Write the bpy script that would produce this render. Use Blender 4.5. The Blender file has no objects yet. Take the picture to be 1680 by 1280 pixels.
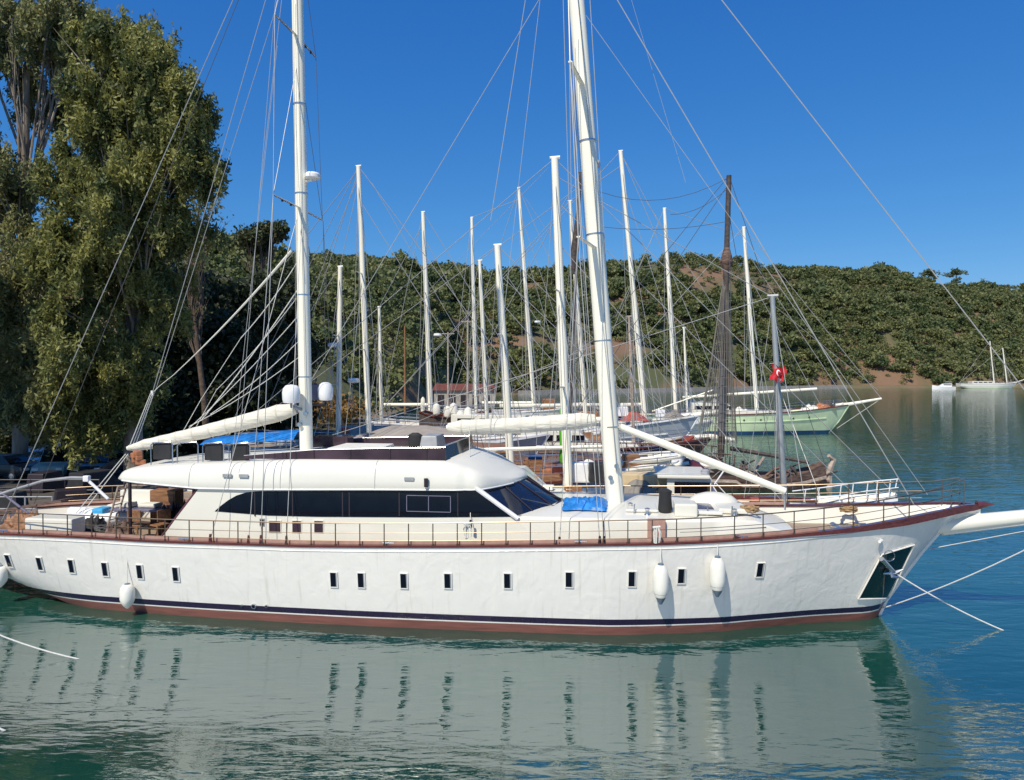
import bpy, math, random
import numpy as np
from mathutils import Vector, Matrix
random.seed(7); RNG = np.random.default_rng(7)
R = math.radians
scene = bpy.context.scene
COL = scene.collection

# ------------------------------------------------------------------ camera
F = 1222.0; PITCH = math.atan(27/F); CAM = Vector((0, 0, 7.0))
cd = bpy.data.cameras.new('camera'); cam = bpy.data.objects.new('camera', cd); COL.objects.link(cam)
cd.sensor_width = 36; cd.lens = F/1680*36; cd.clip_start = .1; cd.clip_end = 6000
cam.location = CAM; cam.rotation_euler = (R(90)-PITCH, 0, 0); scene.camera = cam
# ------------------------------------------------------------------ sky and sun
SUN_EL, SUN_AZ = 50.0, 28.0           # sun stands behind the camera, to its left
sdir = Vector((-math.sin(R(SUN_AZ))*math.cos(R(SUN_EL)), -math.cos(R(SUN_AZ))*math.cos(R(SUN_EL)), math.sin(R(SUN_EL))))
world = bpy.data.worlds.new('World'); scene.world = world; world.use_nodes = True
wn = world.node_tree.nodes; wl = world.node_tree.links; wn.clear()
sky = wn.new('ShaderNodeTexSky'); sky.sky_type = 'NISHITA'; sky.sun_disc = False
sky.sun_elevation = R(SUN_EL); sky.sun_rotation = math.atan2(sdir.x, sdir.y)
sky.air_density = 1.0; sky.dust_density = 0.0; sky.ozone_density = 2.2; sky.altitude = 0
tint = wn.new('ShaderNodeMix'); tint.data_type = 'RGBA'; tint.blend_type = 'MULTIPLY'; tint.inputs[0].default_value = 1
tint.inputs[7].default_value = (.62, .96, 1.16, 1)
bg = wn.new('ShaderNodeBackground'); bg.inputs[1].default_value = .115
wo = wn.new('ShaderNodeOutputWorld')
wl.new(sky.outputs[0], tint.inputs[6]); sp = wn.new('ShaderNodeSeparateColor'); cb_ = wn.new('ShaderNodeCombineColor'); wl.new(tint.outputs[2], sp.inputs[0])
SK = .115
for i_, (pw_, k_) in enumerate(((1.36, .80), (.84, .575), (.53, .77))):     # deep clear winter blue
    m1 = wn.new('ShaderNodeMath'); m1.operation = 'MULTIPLY'; m1.inputs[1].default_value = SK; wl.new(sp.outputs[i_], m1.inputs[0])
    m2 = wn.new('ShaderNodeMath'); m2.operation = 'POWER'; m2.inputs[1].default_value = pw_; wl.new(m1.outputs[0], m2.inputs[0])
    m3 = wn.new('ShaderNodeMath'); m3.operation = 'MULTIPLY'; m3.inputs[1].default_value = k_/SK; wl.new(m2.outputs[0], m3.inputs[0]); wl.new(m3.outputs[0], cb_.inputs[i_])
wl.new(cb_.outputs[0], bg.inputs[0]); wl.new(bg.outputs[0], wo.inputs[0])
sl = bpy.data.lights.new('sun', 'SUN'); sl.energy = 4.9; sl.angle = R(.5); sl.color = (1, .925, .78)
so = bpy.data.objects.new('sun', sl); COL.objects.link(so); so.rotation_euler = sdir.to_track_quat('Z', 'Y').to_euler()
vs = scene.view_settings; vs.view_transform = 'Standard'; vs.look = 'None'; vs.exposure = 0; vs.gamma = 1; vs.use_curve_mapping = False
scene.render.engine = 'CYCLES'; cy = scene.cycles
cy.use_denoising = True; cy.max_bounces = 6; cy.glossy_bounces = 4; cy.transparent_max_bounces = 8
cy.caustics_reflective = True; cy.caustics_refractive = False; cy.sample_clamp_indirect = 6

# ------------------------------------------------------------------ helpers
def ray(px, py):
    dx = (px-840)/F; dz = (640-py)/F; s, c = math.sin(PITCH), math.cos(PITCH)
    return Vector((dx, c+dz*s, -s+dz*c))
def at(px, py, Y):
    d = ray(px, py); return CAM + d*(Y/d.y)
def atz(px, py, z):
    d = ray(px, py); return CAM + d*((z-CAM.z)/d.z)
def interp(x, pts):
    if x <= pts[0][0]: return pts[0][1]
    for (a, b), (c, d) in zip(pts, pts[1:]):
        if x <= c: return b+(d-b)*(x-a)/(c-a)
    return pts[-1][1]
def cubic(x, pts):                    # smooth interpolation
    n = len(pts)
    if x <= pts[0][0]: return pts[0][1]
    if x >= pts[-1][0]: return pts[-1][1]
    for i in range(n-1):
        if x <= pts[i+1][0]:
            x0, y0 = pts[i]; x1, y1 = pts[i+1]; h = x1-x0
            m0 = (pts[i+1][1]-pts[i-1][1])/(pts[i+1][0]-pts[i-1][0]) if i > 0 else (y1-y0)/h
            m1 = (pts[i+2][1]-pts[i][1])/(pts[i+2][0]-pts[i][0]) if i < n-2 else (y1-y0)/h
            t = (x-x0)/h
            return (2*t**3-3*t*t+1)*y0+(t**3-2*t*t+t)*h*m0+(-2*t**3+3*t*t)*y1+(t**3-t*t)*h*m1
class Frame:                          # a boat's own axes: x to the bow, y to the far side, z up
    def __init__(s, ox, oy, th):
        s.o = Vector((ox, oy, 0)); s.th = R(th)
        s.A = Vector((math.cos(s.th), -math.sin(s.th), 0)); s.B = Vector((math.sin(s.th), math.cos(s.th), 0))
    def px(s, px, py, v=0):           # where the sight line meets the plane v metres to the near side
        d = ray(px, py); c = CAM-s.o
        k = (-v-c.dot(s.B))/d.dot(s.B); p = c+d*k
        return Vector((p.dot(s.A), -v, p.z))
    def place(s, e): e.location = s.o; e.rotation_euler = (0, 0, -s.th)
    def w(s, p): return s.o+s.A*p[0]+s.B*p[1]+Vector((0, 0, p[2]))

def link(o, parent=None, label=None, cat=None, group=None, kind=None):
    COL.objects.link(o)
    if parent: o.parent = parent
    if label: o['label'] = label
    if cat: o['category'] = cat
    if group: o['group'] = group
    if kind: o['kind'] = kind
    return o
def thing(name, label, cat, loc=(0, 0, 0), rz=0, group=None, rot=None):
    o = bpy.data.objects.new(name, None); o.empty_display_size = .2
    link(o, None, label, cat, group); o.location = loc; o.rotation_euler = rot or (0, 0, rz); return o
class MB:
    def __init__(s): s.v = []; s.f = []
    def add(s, vs, fs):
        n = len(s.v); s.v += [tuple(v) for v in vs]; s.f += [tuple(i+n for i in f) for f in fs]; return s
    def box(s, c, d, rz=0, M=None, taper=1):
        hx, hy, hz = d[0]/2, d[1]/2, d[2]/2; vs = []
        for z, t in ((-hz, 1), (hz, taper)):
            for x, y in ((-hx, -hy), (hx, -hy), (hx, hy), (-hx, hy)):
                p = Vector((x*t, y*t, z))
                if M: p = M @ p
                elif rz: p = Matrix.Rotation(rz, 3, 'Z') @ p
                vs.append(p+Vector(c))
        return s.add(vs, [(0, 3, 2, 1), (4, 5, 6, 7), (0, 1, 5, 4), (1, 2, 6, 5), (2, 3, 7, 6), (3, 0, 4, 7)])
    def tube(s, pts, r, n=6, caps=True, ell=1):
        pts = [Vector(p) for p in pts]; m = len(pts)
        rs = r if isinstance(r, (list, tuple)) else [r]*m
        t0 = (pts[1]-pts[0]).normalized()
        up = Vector((0, 0, 1)) if abs(t0.z) < .9 else Vector((1, 0, 0))
        side = t0.cross(up).normalized(); base = len(s.v)
        for i, p in enumerate(pts):
            t = (pts[min(i+1, m-1)]-pts[max(i-1, 0)]).normalized()
            side = (side-t*side.dot(t)).normalized(); u2 = side.cross(t)
            for k in range(n):
                a = 2*math.pi*k/n
                s.v.append(tuple(p+(side*math.cos(a)+u2*math.sin(a)*ell)*rs[i]))
        for i in range(m-1):
            for k in range(n):
                a = base+i*n+k; b = base+i*n+(k+1) % n
                s.f.append((a, b, b+n, a+n))
        if caps:
            s.f.append(tuple(base+k for k in range(n-1, -1, -1))); s.f.append(tuple(base+(m-1)*n+k for k in range(n)))
        return s
    def lathe(s, prof, c=(0, 0, 0), n=20, axis='Z', sq=1):
        base = len(s.v); c = Vector(c)
        for r, z in prof:
            for k in range(n):
                a = 2*math.pi*k/n; x, y = r*math.cos(a), r*math.sin(a)*sq
                p = Vector((x, y, z)) if axis == 'Z' else (Vector((z, x, y)) if axis == 'X' else Vector((x, z, y)))
                s.v.append(tuple(p+c))
        for i in range(len(prof)-1):
            for k in range(n):
                a = base+i*n+k; b = base+i*n+(k+1) % n
                s.f.append((a, b, b+n, a+n))
        s.f.append(tuple(base+k for k in range(n))); s.f.append(tuple(base+(len(prof)-1)*n+k for k in range(n)))
        return s
    def grid(s, rows, close=False):
        base = len(s.v); n = len(rows[0])
        for r in rows:
            s.v += [tuple(p) for p in r]
        for i in range(len(rows)-1):
            for k in range(n if close else n-1):
                a = base+i*n+k; b = base+i*n+(k+1) % n
                s.f.append((a, b, b+n, a+n))
        return s
    def prism(s, poly, y0, y1):       # polygon in x,z pulled from y0 to y1
        n = len(poly); b = len(s.v)
        s.v += [(x, y0, z) for x, z in poly]+[(x, y1, z) for x, z in poly]
        s.f.append(tuple(b+i for i in range(n))); s.f.append(tuple(b+n+i for i in range(n-1, -1, -1)))
        for i in range(n):
            j = (i+1) % n; s.f.append((b+i, b+n+i, b+n+j, b+j))
        return s
    def build(s, name, mat, parent=None, smooth=False, bevel=0, **kw):
        me = bpy.data.meshes.new(name); me.from_pydata(s.v, [], s.f); me.update()
        import bmesh
        bm = bmesh.new(); bm.from_mesh(me)
        if bevel: bmesh.ops.remove_doubles(bm, verts=bm.verts, dist=1e-5)
        bmesh.ops.recalc_face_normals(bm, faces=bm.faces)
        if bevel:
            es = [e for e in bm.edges if len(e.link_faces) == 2 and e.calc_face_angle() > .5]
            bmesh.ops.bevel(bm, geom=es, offset=bevel, segments=2, affect='EDGES', profile=.6, clamp_overlap=True)
        bm.to_mesh(me); bm.free()
        if smooth: 
            me.polygons.foreach_set('use_smooth', [True]*len(me.polygons))
            if smooth != 'all': me.set_sharp_from_angle(angle=R(38))
        me.materials.append(mat)
        o = bpy.data.objects.new(name, me); return link(o, parent, **kw)
def tube(name, pts, r, mat, parent=None, n=6, **kw): return MB().tube(pts, r, n).build(name, mat, parent, smooth=True, **kw)
def sag(a, b, d, n=8):
    a, b = Vector(a), Vector(b)
    return [a.lerp(b, i/n)-Vector((0, 0, 4*d*(i/n)*(1-i/n))) for i in range(n+1)]
def np_quads(name, V, mat, parent=None, **kw):   # V: (n,4,3)
    n = len(V); me = bpy.data.meshes.new(name)
    me.vertices.add(n*4); me.vertices.foreach_set('co', V.reshape(-1).astype(np.float32))
    me.loops.add(n*4); me.loops.foreach_set('vertex_index', np.arange(n*4, dtype=np.int32))
    me.polygons.add(n); me.polygons.foreach_set('loop_start', np.arange(0, n*4, 4, dtype=np.int32))
    me.update(calc_edges=True); me.materials.append(mat)
    return link(bpy.data.objects.new(name, me), parent, **kw)

# ------------------------------------------------------------------ materials
def mat(name, col, rough=.5, metal=0, var=.12, vs_=3.0, bump=0, bs=20, coat=0, col2=None, stretch=(1, 1, 1), ior=1.5, det=4, sharp=None):
    m = bpy.data.materials.new(name); m.use_nodes = True; nt = m.node_tree; N, L = nt.nodes, nt.links
    b = N['Principled BSDF']; b.inputs['Roughness'].default_value = rough; b.inputs['Metallic'].default_value = metal
    b.inputs['IOR'].default_value = ior; b.inputs['Coat Weight'].default_value = coat; b.inputs['Coat Roughness'].default_value = .06
    tc = N.new('ShaderNodeTexCoord'); mp = N.new('ShaderNodeMapping'); mp.inputs['Scale'].default_value = stretch
    L.new(tc.outputs['Object'], mp.inputs[0])
    no = N.new('ShaderNodeTexNoise'); no.inputs['Scale'].default_value = vs_; no.inputs['Detail'].default_value = det
    L.new(mp.outputs[0], no.inputs[0])
    cr = N.new('ShaderNodeValToRGB'); lo, hi = (.3, .7) if sharp is None else sharp
    cr.color_ramp.elements[0].position = lo; cr.color_ramp.elements[1].position = hi
    c2 = col2 or tuple(min(1, c*(1+var)) for c in col); c1 = col if col2 else tuple(c*(1-var) for c in col)
    cr.color_ramp.elements[0].color = (*c1, 1); cr.color_ramp.elements[1].color = (*c2, 1)
    L.new(no.outputs[0], cr.inputs[0]); L.new(cr.outputs[0], b.inputs['Base Color'])
    if bump:
        n2 = N.new('ShaderNodeTexNoise'); n2.inputs['Scale'].default_value = bs; n2.inputs['Detail'].default_value = 4
        L.new(mp.outputs[0], n2.inputs[0])
        bp = N.new('ShaderNodeBump'); bp.inputs['Strength'].default_value = 1; bp.inputs['Distance'].default_value = bump
        L.new(n2.outputs[0], bp.inputs['Height']); L.new(bp.outputs[0], b.inputs['Normal'])
    return m
M = {}
def hull_mat():
    m = mat('hull_gloss_paint', (.78, .755, .695), .24, var=.02, vs_=2.4, coat=.8); nt = m.node_tree; N, L = nt.nodes, nt.links; b = N['Principled BSDF']
    tc = N['Texture Coordinate']; prev = None
    for sc, st, d, det, di in ((1.3, (1.2, 1, 1), .008, 2, .6), (3.6, (1, 1, .8), .0026, 1, 1.1)):       # relief shaped to dapple the hull like rippling light off the water
        mp = N.new('ShaderNodeMapping'); mp.inputs['Scale'].default_value = st; L.new(tc.outputs['Object'], mp.inputs[0])
        t = N.new('ShaderNodeTexNoise'); t.inputs['Scale'].default_value = sc; t.inputs['Detail'].default_value = det; t.inputs['Distortion'].default_value = di; L.new(mp.outputs[0], t.inputs[0])
        r = N.new('ShaderNodeValToRGB'); r.color_ramp.interpolation = 'EASE'; r.color_ramp.elements[0].position = .34; r.color_ramp.elements[1].position = .72; L.new(t.outputs[0], r.inputs[0])
        bp = N.new('ShaderNodeBump'); bp.inputs['Distance'].default_value = d; L.new(r.outputs[0], bp.inputs['Height'])
        if prev: L.new(prev.outputs[0], bp.inputs['Normal'])
        prev = bp
    L.new(prev.outputs[0], b.inputs['Normal'])
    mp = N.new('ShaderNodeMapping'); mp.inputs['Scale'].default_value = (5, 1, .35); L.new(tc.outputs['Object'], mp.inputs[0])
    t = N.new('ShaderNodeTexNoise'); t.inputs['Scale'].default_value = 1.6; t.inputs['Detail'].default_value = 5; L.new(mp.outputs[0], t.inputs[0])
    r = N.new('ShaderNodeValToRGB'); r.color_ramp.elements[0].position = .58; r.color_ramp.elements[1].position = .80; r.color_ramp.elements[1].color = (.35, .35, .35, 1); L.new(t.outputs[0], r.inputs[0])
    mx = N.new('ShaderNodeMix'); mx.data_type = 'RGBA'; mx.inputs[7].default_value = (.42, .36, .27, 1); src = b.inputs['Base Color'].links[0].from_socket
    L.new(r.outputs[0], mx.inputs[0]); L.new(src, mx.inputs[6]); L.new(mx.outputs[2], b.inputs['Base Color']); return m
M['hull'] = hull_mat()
M['white'] = mat('white_paint', (.75, .725, .63), .3, var=.025, vs_=.8, coat=.2, bump=.002, bs=2)
M['roofwhite'] = mat('roof_paint', (.71, .695, .615), .38, var=.03, vs_=.7, coat=.1, bump=.004, bs=1.2)
M['mast'] = mat('mast_paint', (.88, .84, .70), .35, var=.03, vs_=.6)
M['gmast'] = mat('grey_mast_metal', (.42, .43, .42), .4, metal=.5, var=.1)
M['darkmast'] = mat('tarred_wood', (.07, .055, .05), .8, var=.5, vs_=5)
M['stripe'] = mat('stripe_paint', (.018, .01, .035), .25, coat=.4)
M['red'] = mat('antifouling', (.19, .07, .055), .6, var=.25, vs_=4, stretch=(.3, 1, 3))
M['wood'] = mat('mahogany', (.11, .028, .022), .25, var=.3, vs_=6, coat=.6, stretch=(.3, 3, 3))
M['pinkwood'] = mat('faded_mahogany', (.42, .25, .2), .5, var=.15, vs_=5)
M['teak'] = mat('teak_deck', (.31, .235, .17), .7, var=.25, vs_=6, stretch=(.2, 8, 1))
M['bronze'] = mat('bronze_tube', (.17, .125, .085), .35, metal=.7, var=.1)
M['steel'] = mat('steel', (.6, .6, .6), .25, metal=.9, var=.06)
M['wire'] = mat('wire_rope', (.42, .42, .40), .45, metal=.2, var=.1)
M['dwire'] = mat('dark_wire', (.09, .09, .09), .6, var=.1)
M['rope'] = mat('white_rope', (.66, .65, .60), .85, var=.15, vs_=30)
M['brope'] = mat('brown_rope', (.34, .22, .11), .9, var=.3, vs_=25, bump=.01, bs=40)
M['glass'] = mat('dark_glass', (.006, .006, .010), .04, var=.2, coat=.0, ior=1.5)
M['bglass'] = mat('blue_glass', (.008, .014, .035), .06, var=.3, ior=1.6)
M['pglass'] = mat('purple_glass', (.058, .036, .046), .1, var=.45, vs_=1.0, ior=1.45)
M['frame'] = mat('dark_frame', (.03, .02, .025), .4)
M['canvas'] = mat('cream_canvas', (.70, .675, .58), .8, var=.07, vs_=2, bump=.02, bs=3)
M['sailcloth'] = mat('furled_sail_cloth', (.70, .665, .565), .85, var=.10, vs_=1.4, bump=.05, bs=1.6, stretch=(1.2, 3, 5))
M['canvas2'] = mat('canvas_strap', (.60, .56, .47), .85)
M['tan'] = mat('tan_canvas', (.33, .29, .245), .85, var=.14, vs_=1.2, bump=.03, bs=2)
M['blue'] = mat('blue_tarp', (.02, .19, .55), .42, var=.35, vs_=5, bump=.05, bs=5)
M['lblue'] = mat('pale_blue_sheet', (.42, .56, .68), .5, var=.25, vs_=9, bump=.03, bs=12)
M['black'] = mat('black_fabric', (.018, .018, .02), .7, var=.3)
M['grey'] = mat('grey_plastic', (.30, .31, .32), .5, var=.15)
M['purplegrey'] = mat('grey_panel', (.16, .15, .22), .5)
M['white2'] = mat('white_plastic', (.8, .8, .8), .35, var=.05, bump=.002, bs=4)
M['fender'] = mat('fender_vinyl', (.78, .76, .68), .35, var=.06, vs_=3, coat=.2)
M['fendertip'] = mat('fender_tip', (.12, .17, .22), .4)
M['green'] = mat('green_cover', (.09, .42, .02), .6, var=.2, vs_=5)
M['pgreen'] = mat('pale_green_paint', (.58, .70, .44), .4, var=.08, vs_=1.5, coat=.2)
M['gblue'] = mat('grey_blue_paint', (.40, .43, .46), .45, var=.16, vs_=1.2, stretch=(.6, 1, 2))
M['navy'] = mat('navy_paint', (.02, .07, .18), .4)
M['redc'] = mat('red_cover', (.36, .08, .06), .7, var=.15, bump=.03, bs=3)
M['orange'] = mat('orange_cloth', (.36, .14, .065), .8, var=.3, vs_=6)
M['brownw'] = mat('brown_wood', (.25, .12, .055), .6, var=.4, vs_=5, stretch=(.4, 3, 3))
M['oldwood'] = mat('weathered_wood', (.15, .095, .075), .9, var=.5, vs_=2.5, bump=.06, bs=5, stretch=(.4, 2, 3))
M['palewood'] = mat('bleached_wood', (.40, .32, .26), .9, var=.35, vs_=4, bump=.03, bs=8)
M['net'] = mat('net_rope', (.23, .21, .18), .9, var=.15)
M['concrete'] = mat('concrete', (.33, .30, .26), .9, var=.2, vs_=1.5, bump=.02, bs=6)
M['bark'] = mat('pale_bark', (.36, .31, .25), .85, col2=(.14, .105, .08), vs_=2.2, bump=.03, bs=6, stretch=(1, 1, .3))
M['pinebark'] = mat('pine_bark', (.11, .08, .06), .9, var=.4, vs_=4, bump=.04, bs=8)
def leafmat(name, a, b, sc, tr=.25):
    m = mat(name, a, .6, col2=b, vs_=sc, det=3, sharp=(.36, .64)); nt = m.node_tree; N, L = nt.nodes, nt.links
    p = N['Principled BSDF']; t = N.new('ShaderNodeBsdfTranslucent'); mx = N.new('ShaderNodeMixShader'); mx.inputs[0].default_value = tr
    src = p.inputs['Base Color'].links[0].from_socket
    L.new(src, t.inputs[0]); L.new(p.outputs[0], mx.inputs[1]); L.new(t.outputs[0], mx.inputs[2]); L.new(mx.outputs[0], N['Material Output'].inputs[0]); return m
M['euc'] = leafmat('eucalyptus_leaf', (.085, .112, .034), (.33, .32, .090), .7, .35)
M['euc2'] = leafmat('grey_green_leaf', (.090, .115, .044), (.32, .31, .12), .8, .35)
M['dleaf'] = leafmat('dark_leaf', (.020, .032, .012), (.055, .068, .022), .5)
M['pine'] = leafmat('pine_needles', (.045, .065, .022), (.11, .12, .045), .4)
M['forest'] = leafmat('forest_leaf', (.080, .115, .040), (.215, .225, .082), .10, .35)
M['oleaf'] = leafmat('autumn_leaf', (.22, .10, .02), (.30, .19, .05), 1.5)
def ground_mat():
    m = mat('hill_earth', (.085, .095, .04), .95, col2=(.20, .12, .07), sharp=(.42, .60), vs_=.035, bump=.6, bs=.4, det=8); return m
M['earth'] = ground_mat()
M['bank'] = mat('dry_bank', (.19, .125, .07), .95, col2=(.11, .11, .05), vs_=.12, bump=.3, bs=1)
M['quay'] = mat('quay_ground', (.085, .073, .06), .95, var=.3, vs_=.4, bump=.03, bs=3)
def water_mat():
    m = bpy.data.materials.new('sea_water'); m.use_nodes = True; nt = m.node_tree; N, L = nt.nodes, nt.links
    b = N['Principled BSDF']; b.inputs['Roughness'].default_value = .035; b.inputs['IOR'].default_value = 3.15
    geo = N.new('ShaderNodeNewGeometry')
    nb = N.new('ShaderNodeTexNoise'); nb.inputs['Scale'].default_value = .11; nb.inputs['Detail'].default_value = 2; L.new(geo.outputs['Position'], nb.inputs[0])
    cr = N.new('ShaderNodeValToRGB'); e = cr.color_ramp.elements
    e[0].position = .35; e[0].color = (.004, .048, .036, 1); e[1].position = .65; e[1].color = (.012, .070, .048, 1)
    L.new(nb.outputs[0], cr.inputs[0]); L.new(cr.outputs[0], b.inputs['Base Color'])
    prev = None; sx = N.new('ShaderNodeSeparateXYZ'); L.new(geo.outputs['Position'], sx.inputs[0])    # the open bay is more wind ruffled than the berth
    for sc, rot, st, dist, det in ((.30, 12, (1, 2.4, 1), .038, 2), (1.1, -14, (1, 2.8, 1), .019, 2), (4.6, 22, (1, 2.0, 1), .0036, 3)):
        mp = N.new('ShaderNodeMapping'); mp.inputs['Rotation'].default_value = (0, 0, R(rot)); mp.inputs['Scale'].default_value = st
        L.new(geo.outputs['Position'], mp.inputs[0])
        t = N.new('ShaderNodeTexNoise'); t.inputs['Scale'].default_value = sc; t.inputs['Detail'].default_value = det; t.inputs['Roughness'].default_value = .45
        t.inputs['Distortion'].default_value = .4
        L.new(mp.outputs[0], t.inputs[0])
        bp = N.new('ShaderNodeBump'); bp.inputs['Distance'].default_value = dist; mr = N.new('ShaderNodeMapRange'); mr.inputs[1].default_value = 34; mr.inputs[2].default_value = 150; mr.inputs[3].default_value = 1; mr.inputs[4].default_value = 1.7; L.new(sx.outputs[1], mr.inputs[0])
        mu = N.new('ShaderNodeMath'); mu.operation = 'MULTIPLY'; L.new(t.outputs[0], mu.inputs[0]); L.new(mr.outputs[0], mu.inputs[1]); L.new(mu.outputs[0], bp.inputs['Height'])
        if prev: L.new(prev.outputs[0], bp.inputs['Normal'])
        prev = bp
    L.new(prev.outputs[0], b.inputs['Normal']); return m
M['water'] = water_mat()

# ------------------------------------------------------------------ water, hill, quay
# the sea: flat far out, with one long low swell running along the near side of the yacht
def swell(n):                          # n: metres from the yacht's centre line towards the camera
    def sm(a, b, x): x = min(1, max(0, (x-a)/(b-a))); return x*x*(3-2*x)
    if n < 5.2 or n > 30: return 0
    z = 0; k = 5.2
    while k < n:
        z += .1*.085*sm(5.4, 9.2, k)*(1-sm(13, 16, k)); k += .1
    return z*(1-sm(17, 30, n))
TH = R(7.5); w = MB(); rows = []
for n in [-4000, -1000, -200, -40, 0]+[3+.25*i for i in range(110)]+[60, 400]:
    z = swell(n); r = []
    for u in [-3000, -400, -60, -40]+[-24+1.0*i for i in range(40)]+[18, 24, 40, 60, 400, 3000]:
        fu_ = min(1, max(0, (17-u)/4)); fu_ = fu_*fu_*(3-2*fu_)*interp(u, [(-60, 1), (-40, 1.2), (-14, 1.55), (-4, 1.12), (4, 1.0)])
        r.append((.02+u*math.cos(TH)-n*math.sin(TH), 22.83-u*math.sin(TH)-n*math.cos(TH), z*fu_))
    rows.append(r)
w.grid(rows); w.build('sea', M['water'], kind='structure', smooth='all')
QX = 18.6
def shore(px):                        # depth of the water's edge along each direction
    far = interp(px, [(700, 236), (870, 243), (1100, 285), (1400, 360), (1700, 372), (2300, 380)])
    return min(far, QX*F/(840-px)) if px < 835 else far
RIDGE = [(-1500, 330), (200, 380), (400, 410), (515, 433), (600, 431), (650, 441), (690, 449), (730, 440), (800, 455), (860, 449), (950, 441), (1000, 433),
         (1080, 421), (1150, 424), (1200, 432), (1300, 441), (1400, 444), (1450, 437), (1500, 452), (1560, 463), (1610, 464), (1700, 470), (2000, 500), (2600, 540), (3400, 590)]
def crest(px): return interp(px, [(-1500, 120), (200, 150), (420, 210), (520, 300), (700, 400), (1100, 470), (1400, 540), (3400, 620)])
from mathutils import noise as mn
def hillz(px, Y):
    ds = shore(px); d2 = max(ds+4, interp(px, [(-1500, 60), (300, 78), (520, 100), (640, 128), (760, 175), (870, 248), (900, 0)]))
    dr = crest(px); zr = 7+(613-interp(px, RIDGE))/F*dr-5.5
    if Y < d2: return .75
    t = (Y-d2)/(dr-d2)
    if t <= 1: z = 1.3+(zr-1.3)*(1-(1-t)**1.55)
    else: z = zr-(t-1)*zr*.6
    X = (px-840)/F*Y
    return z+mn.noise(Vector((X*.02, Y*.02, 0)))*7*min(1, max(0, t)*4)*(1 if t < .8 else .35)
cols = list(range(-1500, 3401, 22)); rows = []
for px in cols:
    ds = shore(px); dr = crest(px); r = [(ds-.6, -2), (ds, .70)]
    d2 = max(ds+4, interp(px, [(-1500, 60), (300, 78), (520, 100), (640, 128), (760, 175), (870, 248), (900, 0)]))
    ys = [ds+(d2-ds)*k/4 for k in range(1, 5)]+[d2+(dr*1.5-d2)*(k/46)**1.1 for k in range(1, 47)]
    r += [(y, hillz(px, y)) for y in ys]
    rows.append([((px-840)/F*y, y, z) for y, z in r])
hb = MB(); hb.grid([r[5:] for r in rows]); hb.build('hill', M['earth'], kind='structure', smooth='all')
gb = MB(); gb.grid([r[:6] for r in rows if True]); gb.build('shore_ground', M['bank'], kind='structure')
# paved quay top, a sheet just above the shore ground
q = MB(); q.add([(-60, 14, .85), (-QX-.25, 14, .85), (-QX-.25, 66, .85), (-60, 66, .85), (-60, 14, -1), (-QX-.25, 14, -1), (-QX-.25, 66, -1), (-60, 66, -1)],
      [(0, 1, 2, 3), (1, 5, 6, 2), (0, 4, 5, 1), (3, 2, 6, 7)])
q.build('quay', M['quay'], kind='structure')
QZ = .85
# dry banks along the far shore
def band(name, pts, h, m):
    g = MB(); rr = []
    for px, Y in pts:
        X = (px-840)/F; n = 3
        rr.append([(X*(Y-1.5), Y-1.5, -.3), (X*Y, Y, h*random.uniform(.45, .8)), (X*(Y+2.5), Y+2.5, h*random.uniform(.9, 1.2)), (X*(Y+7), Y+7, h*.6)])
    g.grid(rr); return g.build(name, m, kind='structure', smooth='all')
band('shore_bank', [(p, shore(p)-1) for p in range(850, 1720, 9)], 1.3, M['bank'])
# forest on the hill: one mass
def rand_quads(P, size, asp=1.0, droop=0):
    n = len(P); a = RNG.normal(size=(n, 3)); 
    if droop: a[:, 2] -= droop
    a /= np.linalg.norm(a, axis=1)[:, None]
    b = RNG.normal(size=(n, 3)); b -= (b*a).sum(1)[:, None]*a; b /= np.linalg.norm(b, axis=1)[:, None]
    s = (size*RNG.uniform(.6, 1.3, n))[:, None]
    a = a*s*asp; b = b*s
    return np.stack([P-a-b*.25, P-b, P+a+b*.1, P+b*.9], 1)
def forest():
    pts = []
    tries = 0
    while len(pts) < 9500 and tries < 140000:
        tries += 1
        px = random.uniform(300, 1780); t = random.random()**.8
        ds = shore(px); dr = crest(px)
        Y = ds+2+(dr*1.03-ds-2)*t
        if px < 620 and Y < 105: continue
        if px < 860 and Y < interp(px, [(300, 90), (560, 112), (640, 128), (870, 250)]): continue
        X = (px-840)/F*Y; z = hillz(px, Y)
        nval = mn.noise(Vector((X*.016, Y*.012, 3)))+.5*mn.noise(Vector((X*.05, Y*.05, 9)))
        s2 = math.sin(t*3)
        bare = math.exp(-((px-1120)/260)**2)*math.exp(-((t-.6)/.25)**2)*.78+math.exp(-((px-1560)/90)**2)*math.exp(-((t-.85)/.15)**2)*.7
        
        if nval < -.42+bare and random.random() < .85: continue
        if random.random() > Y/crest(px)*1.1+.25: continue
        big = 1+.5*(random.random()**2)
        pts.append((X, Y, z, big*random.choice((.55, .7, .85, 1, 1.15, 1.45))*interp(Y, [(100, .62), (250, .85), (400, 1.0)])))
    Q = []
    for X, Y, z, s in pts:
        rx = 3.0*s; rz = 2.0*s*random.uniform(.7, 1.4); n = int(115*s)
        cl = RNG.normal(size=(7, 3)); cl /= np.linalg.norm(cl, axis=1)[:, None]; cl *= RNG.uniform(.35, .8, (7, 1)); cl[:, 2] = np.abs(cl[:, 2])*.9
        d = RNG.normal(size=(n, 3)); d /= np.linalg.norm(d, axis=1)[:, None]; d *= RNG.uniform(.2, .5, (n, 1))
        P = (cl[RNG.integers(0, 7, n)]+d)*np.array([rx, rx, rz])+np.array([X, Y, z+rz*.75])
        Q.append(rand_quads(P, .38*s))
    V = np.concatenate(Q); np_quads('forest', V, M['forest'], kind='stuff', label='green pine forest and scrub covering the hillside across the bay', cat='forest')
forest()
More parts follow.
